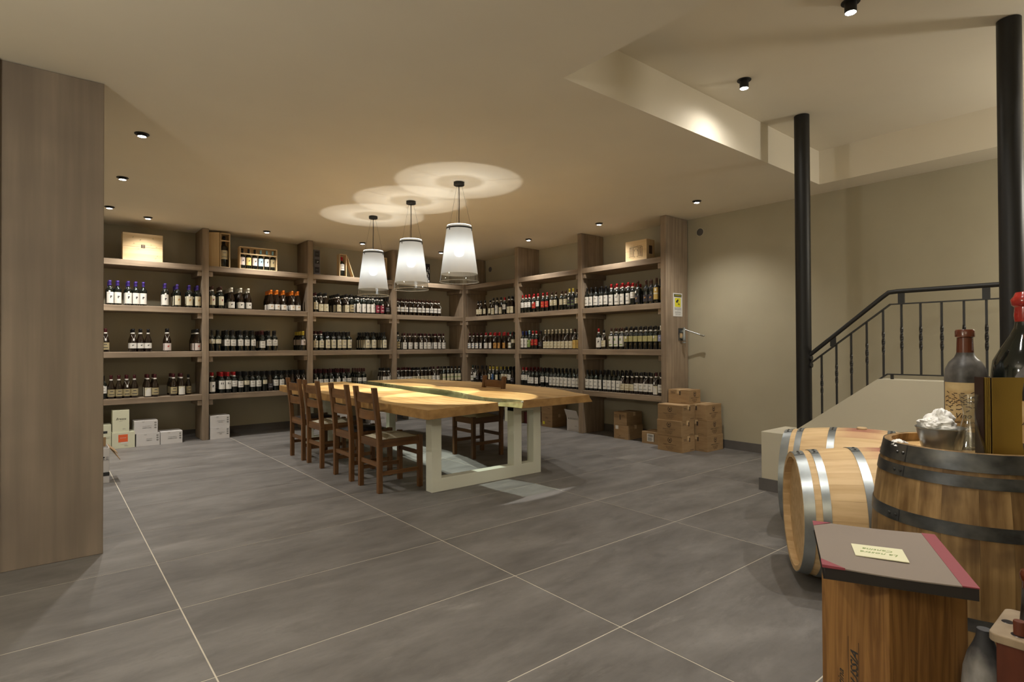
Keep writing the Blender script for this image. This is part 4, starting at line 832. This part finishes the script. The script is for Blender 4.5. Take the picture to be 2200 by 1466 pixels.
co = tag(empty('wall_corkscrew', (6.36, 4.293, 1.43)), 'grey metal wall-mounted bottle opener with lever on the end panel', 'corkscrew')
MB().box(-.05, .05, -.008, 0, -.085, .075).obj('back_plate', ['galv_dark'], co, bevel=.002)
MB().lathe([(0, -.09), (.018, -.09), (.020, -.08), (.016, .02), (.014, .08), (0, .085)], 14, M=Matrix.Translation((.012, -.045, 0))).box(-.012, .036, -.04, -.006, -.06, -.03).box(-.012, .036, -.04, -.006, .02, .05).obj('barrel_clamp', ['galv'], co, smooth=40)
MB().tube([(.012, -.06, .055), (.03, -.11, .035), (.055, -.19, .005), (.075, -.25, -.018)], [.007, .007, .008, .009], 10).obj('lever', ['galv'], co, smooth=60)
MB().lathe([(0, -.0), (.010, 0), (.012, .05), (.010, .06), (0, .06)], 12, M=Matrix.Translation((.072, -.24, -.015)) @ Matrix.Rotation(R(105), 4, 'X')).obj('handle', ['bucket_metal'], co, smooth=50)
MB().box(-.03, .005, -.03, -.008, -.05, .01).obj('cork_guide', ['cork'], co)
MB().lathe([(.008, -.12), (.024, -.118), (.024, -.105), (.012, -.10)], 14, M=Matrix.Translation((.012, -.045, 0))).obj('bell', ['galv'], co, smooth=40)
# ---------------------------------------------------------------- barrels
from mathutils import noise
def stained(name, c1, c2, s1, s2):
    m = wood(name, c1, c2, 'z', rough=.6, rnd=.05); N, L = nodes(m); b = N['Principled BSDF']; src = b.inputs['Base Color'].links[0].from_socket
    tc = N.new('ShaderNodeTexCoord'); sp = N.new('ShaderNodeSeparateXYZ'); L.new(tc.outputs['Object'], sp.inputs[0])
    ab = N.new('ShaderNodeMath'); ab.operation = 'ABSOLUTE'; L.new(sp.outputs[2], ab.inputs[0])
    n = N.new('ShaderNodeTexNoise'); n.inputs['Scale'].default_value = 14; L.new(tc.outputs['Object'], n.inputs['Vector'])
    ma = N.new('ShaderNodeMath'); ma.operation = 'MULTIPLY_ADD'; ma.inputs[1].default_value = .12; L.new(n.outputs[0], ma.inputs[0]); L.new(ab.outputs[0], ma.inputs[2])
    mr = N.new('ShaderNodeMapRange'); mr.inputs[1].default_value = .10; mr.inputs[2].default_value = .22; mr.inputs[3].default_value = s2; mr.inputs[4].default_value = 0; L.new(ma.outputs[0], mr.inputs[0])
    x = N.new('ShaderNodeMix'); x.data_type = 'RGBA'; x.inputs[7].default_value = (*s1, 1); L.new(src, x.inputs[6]); L.new(mr.outputs[0], x.inputs[0]); L.new(x.outputs[2], b.inputs['Base Color'])
stained('stave_wine', (.50, .335, .165), (.63, .45, .245), (.30, .11, .085), .85)
stained('stave_wine_pale', (.50, .335, .165), (.63, .45, .245), (.42, .20, .13), .5)
def barrel(L, Rb, r0, wood_m, hoop_m, head_m, n=26, bung=None, hoops=None, seam=0.0, stain=()):
    """local z along the barrel, centre at origin"""
    t = empty('wine_barrel'); rad = lambda z: Rb-(Rb-r0)*(2*z/L)**2; th = .024; K = 12
    wds = [1.0, .82, 1.18]; da = 2*pi/sum(wds[k % 3] for k in range(n)); ang = 0; cache = {}
    for k in range(n):
        wd = wds[k % 3]; half = da*wd/2-.0008; a = ang+da*wd/2; ang += da*wd; q = min(range(3), key=lambda i: abs(wds[i]-wd))
        if q not in cache:
            vs = []; fs = []
            for i in range(K+1):
                z = -L/2+L*i/K; r = rad(z)
                for rr_, hh in ((r, -half), (r, 0), (r, half), (r-th, half), (r-th, -half)): vs.append((rr_*cos(hh), rr_*sin(hh), z))
            for i in range(K):
                for j in range(5): fs.append((i*5+j, i*5+(j+1) % 5, (i+1)*5+(j+1) % 5, (i+1)*5+j))
            fs += [(4, 3, 2, 1, 0), tuple(K*5+j for j in range(5))]
            cache[q] = {}
            cache[q]['v'] = (vs, fs)
        am = abs((a+pi) % (2*pi)-pi); mt = stain[0] if stain and am < .20 else (stain[1] if stain and am < .42 else wood_m)
        if mt not in cache[q]: cache[q][mt] = MB().add(*cache[q]['v']).mesh('stave', [mt], 30)
        link('stave', cache[q][mt], t, (0, 0, 0), a)
    for s in (-1, 1):                                   # heads made of boards
        zh = s*(L/2-.046); rh = rad(zh)-th*.4; nb = 6
        for k in range(nb):
            y0, y1 = -rh+2*rh*k/nb+.0008, -rh+2*rh*(k+1)/nb-.0008; pts = []
            for y in [y0+(y1-y0)*i/4 for i in range(5)]: pts.append((math.sqrt(max(rh*rh-y*y, 0)), y))
            for y in [y1+(y0-y1)*i/4 for i in range(5)]: pts.append((-math.sqrt(max(rh*rh-y*y, 0)), y))
            MB().prism(pts, zh-.009, zh+.009).obj('head_board', [head_m], t)
    for z0, z1 in hoops or ():
        m = MB().lathe([(rad(z0)+.0008, z0), (rad(z0)+.0032, z0), (rad(z1)+.0032, z1), (rad(z1)+.0008, z1)], 64, cap=False)
        a = seam; zc = (z0+z1)/2; rr_ = rad(zc)+.004
        h = m.obj('hoop', [hoop_m], t, smooth=35)
        m = MB()
        for i in range(-3, 4):                          # riveted overlap
            aa = a+i*.03
            for z_, r_ in ((z0+.001, rad(z0)), (z1-.001, rad(z1))): m.v.append(((r_+.0052)*cos(aa), (r_+.0052)*sin(aa), z_))
        for i in range(6): m.f.append((2*i, 2*i+2, 2*i+3, 2*i+1)); m.m.append(0)
        for i in (-1.6, 1.6):
            aa = a+i*.03; m.lathe([(0, .006), (.005, .005), (.0065, 0)], 10, 1, Matrix.Rotation(aa, 4, 'Z') @ Matrix.Translation((rr_+.001, 0, zc)) @ Matrix.Rotation(pi/2, 4, 'Y'), cap=False)
        m.obj('hoop_seam', [hoop_m, 'rivet'], h, smooth=35)
    if bung:
        MB().lathe([(.026, -.012), (.030, .006), (.027, .011), (0, .011)], 20, M=Matrix.Translation((Rb, 0, 0)) @ Matrix.Rotation(pi/2, 4, 'Y')).obj('bung', ['cork'], t, smooth=40)
    return t
HA = [(.408, .459), (.338, .376), (.142, .184)]
HA = HA + [(-b, -a) for a, b in HA]
b1 = barrel(.92, .36, .315, 'stave_z', 'galv', 'stave_x' if 'stave_x' in MAT else 'stave_z', bung=True, hoops=HA, seam=-.12, stain=('stave_wine_z', 'stave_wine_pale_z'))
b2 = copy_tree(b1)
def lie(o, mid, az, roll=0):
    ax = Vector((cos(R(az)), sin(R(az)), 0)); upv = Vector((0, 0, 1)); x = upv; z = ax; y = z.cross(x)
    o.matrix_world = Matrix(((x.x, y.x, z.x, mid[0]), (x.y, y.y, z.y, mid[1]), (x.z, y.z, z.z, mid[2]), (0, 0, 0, 1))) @ Matrix.Rotation(roll, 4, 'Z')
lie(b1, (3.457, 1.069, .3635), 124, 0.03); tag(b1, 'pale oak wine barrel lying on the floor in front, its open-rimmed head facing left', 'barrel', 'oak barrels lying on the floor')
lie(b2, (4.157, 1.428, .3635), 106, -.03); tag(b2, 'pale oak wine barrel lying behind the other, against the stair parapet', 'barrel', 'oak barrels lying on the floor')
HC = [(.375, .440), (.318, .360), (.142, .190)]; HC = HC + [(-b, -a) for a, b in HC]
b3 = barrel(.88, .338, .287, 'stave_old_z', 'galv_dark', 'head_old_x', n=22, hoops=HC, seam=R(146))
b3.location = (2.88, .60, .4405); tag(b3, 'dark old wine barrel standing upright as a table, with bottles on top', 'barrel')
for k, (o, dy) in enumerate(((b1, 0), (b2, 0))):        # wedges so that the lying barrels stay put
    mid = o.matrix_world.translation; a_ = R((124, 106)[k])
    for s in (-1, 1):
        px_ = Vector((mid.x+sin(a_)*.16*s, mid.y-cos(a_)*.16*s, 0))
        wgo = MB().add([(-.03, -.05, 0), (.05*1, -.05, 0), (.05, .05, 0), (-.03, .05, 0), (.05, -.05, .05), (.05, .05, .05)], [(3, 2, 1, 0), (0, 1, 4), (2, 3, 5), (1, 2, 5, 4), (3, 0, 4, 5)]).obj('wooden_wedge', ['stave_old_z'])
        wgo.location = px_+Vector((sin(a_)*s*.02, -cos(a_)*s*.02, 0)); wgo.rotation_euler = (0, 0, math.atan2(-cos(a_)*s, sin(a_)*s)); tag(wgo, 'small wooden wedge on the floor under the %s lying barrel, %s side' % (('front', 'rear')[k], ('left', 'right')[s > 0]), 'wedge')
# ---------------------------------------------------------------- things on the standing barrel
ZT = .8575
def crumple(name, mat_, r, seed, sq=(1, 1, 1), n=22, amp=.42, fr=2.6):
    vs = []; fs = []
    for i in range(n+1):
        for j in range(2*n):
            a, b_ = pi*i/n, pi*j/n; d = Vector((sin(a)*cos(b_), sin(a)*sin(b_), cos(a)))
            nz = noise.noise(d*fr*.55+Vector((seed, 0, 0))); rg = 1-abs(noise.noise(d*fr*.95+Vector((0, seed, 0))))*3.2
            k = r*(1+amp*nz+.32*rg*amp); vs.append((d.x*k*sq[0], d.y*k*sq[1], d.z*k*sq[2]))
    for i in range(n):
        for j in range(2*n): fs.append((i*2*n+j, i*2*n+(j+1) % (2*n), (i+1)*2*n+(j+1) % (2*n), (i+1)*2*n+j))
    return MB().add(vs, fs).obj(name, [mat_], smooth=50)
bu = tag(empty("metal_bucket", (2.742, .660, ZT)), 'small grey metal bucket full of white napkins on the standing barrel', 'bucket')
MB().lathe([(0, .002), (.060, .002), (.062, 0), (.083, .088), (.0855, .090), (.0855, .093), (.082, .093), (.060, .004), (0, .004)], 40).obj('pail', ['bucket_metal'], bu, smooth=35)
nk = [(0, 0, .125, .057, 3, (1.1, 1.0, .65)), (.012, -.008, .148, .044, 8, (1.1, .8, .8)), (-.04, .02, .125, .030, 5, (1, .8, .8)), (.045, .02, .122, .030, 11, (.9, 1, .7)), (-.05, -.0, .128, .020, 17, (1, 1, .8))]
for x, y, z, r, sd, sq in nk:
    o = crumple('napkin', 'napkin', r, sd, sq); o.location = (2.735+x, .668+y, ZT+z-.024); tag(o, 'crumpled white paper napkin stuffed in the metal bucket', 'napkin', 'white napkins in the bucket')
o = crumple('napkin', 'napkin', .028, 23, (1.3, .8, .5), amp=.7); o.location = (2.70, .79, ZT+.012); tag(o, 'small crumpled white napkin lying on the barrel top left of the bucket', 'napkin')
dc = tag(empty('glass_carafe', (2.668, .555, ZT)), 'small clear glass carafe between the bucket and the gold menus', 'carafe')
MB().lathe([(0, .004), (.048, .002), (.052, .012), (.046, .045), (.030, .105), (.019, .145), (.0185, .165), (.030, .228), (.0315, .233), (.0295, .233), (.0168, .165), (.0172, .145), (.028, .105), (.044, .045), (.049, .016), (0, .012)], 36).obj('body', ['clear_glass'], dc, smooth=60)
MB().lathe([(0, .030), (.018, .036), (.020, .05), (.012, .085), (.005, .12), (0, .13)], 24).obj('inner_drop', ['clear_glass'], dc, smooth=60)
def big_bottle(x, y, z, prof, glass_m, cap_prof, cap_m, lab, lz, labr, label, words, rz):
    t = tag(empty('display_bottle', (x, y, z), rz), label, 'bottle')
    MB().lathe(prof, 40).obj('glass_body', [glass_m], t, smooth=60)
    MB().lathe(cap_prof, 32).obj('capsule', [cap_m], t, smooth=50)
    if lab:
        m = MB(); lab_grid(m, labr+.001, lz[0], lz[1], 'n', 62, 24, 1); l = m.obj('label', [lab, lab], t, smooth=60)
        for s_, z_, sz in words:
            r_ = labr+.0022; tm = text_mesh(s_, sz, 'ink', shear=.3).copy()
            for v_ in tm.vertices:
                a = -pi/2+v_.co.x/r_; v_.co = Vector((r_*cos(a), r_*sin(a), z_+v_.co.y))
            link('lettering', tm, t)
    return t
big_bottle(2.985, .632, ZT, [(0, .004), (.06, 0), (.070, .004), (.072, .02), (.072, .285), (.069, .315), (.056, .345), (.037, .366), (.031, .38), (.029, .39)], 'dusty_glass',
           [(.0302, .372), (.0295, .40), (.028, .448), (.034, .452), (.0345, .475), (.031, .482), (0, .483)], 'amber', 'old_label', (.06, .262), .072,
           'big dusty wine bottle with old drawn label and amber wax cap, left on the barrel', (('Vino', .125, .030), ('Barolo Riserva', .10, .016), ('Rosso da Tavola', .08, .012)), R(-86))
q = MB()
for k in range(16):
    a = -pi/2+R(-50+k*6.3); z0 = .165+.02*sin(k*1.7); r_ = .0735
    for s in range(3): q.box(-.003, .003, -.0008, .0008, 0, .0004, 0, Matrix.Translation((r_*cos(a), r_*sin(a), z0+.018*s)) @ Matrix.Rotation(a+pi/2, 4, 'Z') @ Matrix.Rotation(pi/2, 4, 'X') @ Matrix.Rotation(.6*sin(k*2.1+s), 4, 'Z') @ Matrix.Diagonal((2.2, 2, 1, 1)))
bbt = [o for o in COL.objects if o.name.startswith('display_bottle')][0]; q.obj('label_drawing', ['carton_print'], bbt)
big_bottle(3.08, .455, .884, [(0, .004), (.09, 0), (.110, .006), (.113, .03), (.113, .25), (.110, .285), (.105, .325), (.080, .375), (.052, .425), (.036, .46), (.030, .50), (.029, .545)], 'bottle_glass',
           [(.0335, .485), (.036, .51), (.034, .545), (.043, .553), (.046, .575), (.036, .590), (.030, .605), (0, .610)], 'red_wax', 'old_label', (.05, .235), .113,
           'very large dark bottle with dripping red wax top at the right edge', (('RISERVA', .15, .03),), R(-88))
big_bottle(2.832, .392, .884, [(0, .004), (.055, 0), (.070, .004), (.072, .02), (.072, .215), (.068, .25), (.05, .285), (.032, .31), (.027, .35)], 'dusty_glass',
           [(.0285, .32), (.0285, .41), (.033, .413), (.033, .43), (0, .434)], 'amber', 'old_label', (.03, .185), .072,
           'dusty bottle cut by the right edge, in front of the very large one', (('BAROLO', .10, .022), ('1961', .06, .02)), R(-92))
mn = tag(empty('gold_menu', (2.712, .492, ZT+.001), R(-39.4)), 'gold-covered folded menus standing on the barrel beside the carafe', 'menu')
def sheet(pts, z0, z1, th, nm, m_):
    q = MB(); n = len(pts); vs = []
    for i, (x, y) in enumerate(pts):
        a, b_ = pts[max(i-1, 0)], pts[min(i+1, n-1)]; d = Vector((b_[0]-a[0], b_[1]-a[1], 0)).normalized(); nx, ny = -d.y*th/2, d.x*th/2
        vs += [(x-nx, y-ny, z0), (x+nx, y+ny, z0), (x+nx, y+ny, z1), (x-nx, y-ny, z1)]
    fs = [(0, 1, 2, 3), tuple((n-1)*4+k for k in (3, 2, 1, 0))]
    for i in range(n-1):
        for k in range(4): fs.append((i*4+k, (i+1)*4+k, (i+1)*4+(k+1) % 4, i*4+(k+1) % 4))
    return q.add(vs, fs).obj(nm, [m_], mn, smooth=40)
sheet([(-.022+.120*i/10, -.020+.010*sin(pi*i/10)-.004*i/10) for i in range(11)], 0, .296, .002, 'front_cover', 'gold_card')
sheet([(-.026, -.018), (-.022, .0), (-.020, .02), (-.018, .03)], 0, .2965, .003, 'inside_leaf', 'dark_card')
for k in range(3): sheet([(-.029-.004*k, -.020+.003*k), (-.030-.0035*k, .01), (-.028-.003*k, .035)], 0, .296, .0014, 'gold_leaf', 'gold_card')
sheet([(-.026, -.012), (.03, .012), (.11, .03)], 0, .295, .002, 'back_cover', 'dark_card')
sheet([(-.043, -.008), (-.042, .015), (-.040, .035)], 0, .297, .003, 'left_cover', 'dark_card')
# ---------------------------------------------------------------- crate with the album
kx, ky = 1.629, .503; u1 = Vector((.5, .866, 0)); u2 = Vector((.866, -.5, 0))
cr = tag(empty('wine_crate', (kx+.12*u1.x+.115*u2.x, ky+.12*u1.y+.115*u2.y, 0), R(60)), 'tall varnished wooden wine crate lettered Bussia carrying the album', 'crate')
# local x = u1, local y = -u2
MB().box(-.12, .12, .103, .115, 0, .684).obj('front_board', ['crate_wood'], cr, bevel=.0015)
MB().box(-.12, -.108, -.115, .103, 0, .684).obj('side_board', ['crate_wood'], cr, bevel=.0015)
MB().box(.108, .12, -.115, .103, 0, .684).obj('side_board', ['crate_wood'], cr, bevel=.0015)
MB().box(-.108, .108, -.115, -.103, 0, .684).obj('back_board', ['crate_wood'], cr, bevel=.0015)
MB().box(-.108, .108, -.103, .103, .672, .684).obj('top_board', ['crate_wood'], cr); MB().box(-.108, .108, -.103, .103, 0, .012).obj('bottom_board', ['crate_wood'], cr)
def CM(u, z): # lettering on the +y face reading upwards ; u along local x
    return face_M((u, .1156, z), (0, 1, 0), (1, 0, 0))
text('BUSSIA', .036, 'ink', cr, CM(-.005, .395), shear=.35, bold=.0006); text('Cantina', .030, 'ink', cr, CM(.045, .33), shear=.3); text('BAROLO', .012, 'carton_print', cr, CM(-.03, .36))
for u in (.018, -.019): MB().box(u-.0007, u+.0007, .1150, .1156, .28, .48).obj('printed_line', ['carton_print'], cr)
C4 = [Vector((*p, 0)) for p in ((1.519, .614), (1.656, .329), (2.029, .507), (1.883, .788))]   # near-left, near-right, far-right, far-left
bo = tag(empty('album', (1.772, .56, .686)), 'large grey-brown album with dark red spine and cream title label on the crate', 'book')
e1 = Vector((.433, -.901, 0)).normalized(); e2 = Vector((.901, .433, 0)); o0 = Vector((1.5185, .615, 0))-Vector((1.772, .56, 0))
def BP(a, b_, z): p = o0+e1*a+e2*b_; return (p.x, p.y, z)
Wd, Dp = .317, .409
def bblock(a0, a1, b0, b1, z0, z1, nm, m_, lift=0):
    n = 8; vs = []; fs = []
    for i in range(n+1):
        for j in range(n+1):
            a, b_ = a0+(a1-a0)*i/n, b0+(b1-b0)*j/n; wz = lift*(max(0, 1-a/.25)**2*max(0, 1-b_/.3))-.003*sin(pi*a/Wd)*(lift > 0)
            vs += [BP(a, b_, z0+wz), BP(a, b_, z1+wz)]
    I = lambda i, j, k: (i*(n+1)+j)*2+k
    for i in range(n):
        for j in range(n):
            fs.append((I(i, j, 1), I(i+1, j, 1), I(i+1, j+1, 1), I(i, j+1, 1))); fs.append((I(i, j, 0), I(i, j+1, 0), I(i+1, j+1, 0), I(i+1, j, 0)))
    for i in range(n):
        fs.append((I(i, 0, 0), I(i+1, 0, 0), I(i+1, 0, 1), I(i, 0, 1))); fs.append((I(i, n, 1), I(i+1, n, 1), I(i+1, n, 0), I(i, n, 0)))
        fs.append((I(0, i, 1), I(0, i+1, 1), I(0, i+1, 0), I(0, i, 0))); fs.append((I(n, i, 0), I(n, i+1, 0), I(n, i+1, 1), I(n, i, 1)))
    return MB().add(vs, fs).obj(nm, [m_], bo, smooth=50)
bblock(.002, Wd, .002, Dp, 0, .003, 'back_cover', 'pages'); bblock(.006, Wd, .002, Dp-.004, .0032, .0283, 'page_block', 'pages')
bblock(0, Wd*.90, 0, Dp, .0285, .0315, 'front_cover', 'book_cover', .004); bblock(Wd*.90, Wd+.001, 0, Dp, .0286, .0315, 'spine', 'book_red')
for b0, s in ((0, 1), (Dp, -1)):
    MB().add([BP(-.0005, b0-.0005*s, .0363 if b0 == 0 else .0322), BP(.05, b0-.0005*s, .0345 if b0 == 0 else .0322), BP(-.0005, b0+.05*s, .0352 if b0 == 0 else .0322), BP(-.0005, b0-.0005*s, .029), BP(.05, b0-.0005*s, .029), BP(-.0005, b0+.05*s, .029)],
             [(0, 1, 2) if s < 0 else (0, 2, 1), (3, 4, 5) if s < 0 else (3, 5, 4)] + [(0, 3, 4, 1), (1, 4, 5, 2), (2, 5, 3, 0)]).obj('red_corner', ['book_red'], bo)
# label placed from its measured corners
LC = [(1.663, .590), (1.711, .481), (1.804, .524), (1.750, .632)]; LC = [(x-1.772, y-.56) for x, y in LC]
MB().prism(LC, .0310, .0330).obj('title_label', ['book_label'], bo)
lcx, lcy = sum(p[0] for p in LC)/4, sum(p[1] for p in LC)/4; dx_ = Vector((LC[0][0]-LC[1][0], LC[0][1]-LC[1][1], 0)).normalized()
Z_ = Vector((0, 0, 1)); Y_ = Z_.cross(dx_)
for s_, off in (('La nostra', .012), ('Cantina', -.016)):
    p = Vector((lcx, lcy, .0331))+Y_*off
    text(s_, .023, 'label_green', bo, Matrix(((dx_.x, Y_.x, 0, p.x), (dx_.y, Y_.y, 0, p.y), (0, 0, 1, p.z), (0, 0, 0, 1))), shear=.4)
# ---------------------------------------------------------------- bottle stand at the lower right corner
bs = tag(empty('bottle_stand', (1.76, .268, 0)), 'wooden bottle stand with pale pierced top plate and red-brown upright, lower right corner', 'bottle stand')
def rrect(hx, hy, r, n=5):
    return [(sx_*(hx-r)+r*cos(a0+pi/2*i/n), sy_*(hy-r)+r*sin(a0+pi/2*i/n)) for sx_, sy_, a0 in ((1, 1, 0), (-1, 1, pi/2), (-1, -1, pi), (1, -1, 3*pi/2)) for i in range(n+1)]
pl_ = MB().prism(rrect(.095, .050, .018), .600, .620).obj('top_plate', ['carrier_wood'], bs, bevel=.003)
for x, y, r in ((-.062, .0, .016), (.0, .030, .013), (.045, -.012, .024)):
    MB().lathe([(r, .6195), (r-.002, .6207), (0, .6207)], 24, M=Matrix.Translation((x, y, 0))).obj('hole', ['poster_dark'], pl_)
MB().lathe([(0, .58), (.0105, .58), (.0115, .648), (.0105, .651), (0, .651)], 20, M=Matrix.Translation((-.058, .0, 0))).obj('peg', ['carrier_red'], bs, smooth=40)
MB().box(-.088, -.066, -.044, .036, .0, .600).obj('upright_board', ['carrier_red'], bs, bevel=.002); MB().box(.066, .088, -.044, .036, .0, .600).obj('upright_board', ['carrier_red'], bs, bevel=.002)
MB().box(-.066, .066, -.12, .13, .262, .280).obj('bottle_shelf', ['carrier_red'], bs)
for x, y, H_, r_, lb in ((1.80, .262, .455, .052, 'dusty dark bottle whose neck rises through the stand top, right'), (1.775, .345, .30, .046, 'dusty bottle with pale shoulder standing left in the bottle stand')):
    t = tag(empty('stand_bottle', (x, y, .2805)), lb, 'bottle')
    k = H_/.455
    if H_ > .4:
        MB().lathe([(0, .003), (r_*.9, 0), (r_, .006), (r_, .22), (r_*.9, .255), (r_*.6, .295), (.022, .33), (.018, .38), (.016, .44)], 32).obj('glass_body', ['dusty_glass'], t, smooth=60)
        MB().lathe([(.0165, .405), (.017, .435), (.0205, .438), (.021, .452), (.0175, .46), (0, .462)], 24).obj('wax_cap', ['amber'], t, smooth=50)
    else:
        MB().lathe([(0, .003), (r_*.9, 0), (r_, .006), (r_, .16), (r_*.93, .20), (r_*.75, .235), (r_*.5, .262), (.017, .28), (.015, .30), (0, .30)], 32).obj('glass_body', ['chalky_glass'], t, smooth=60)
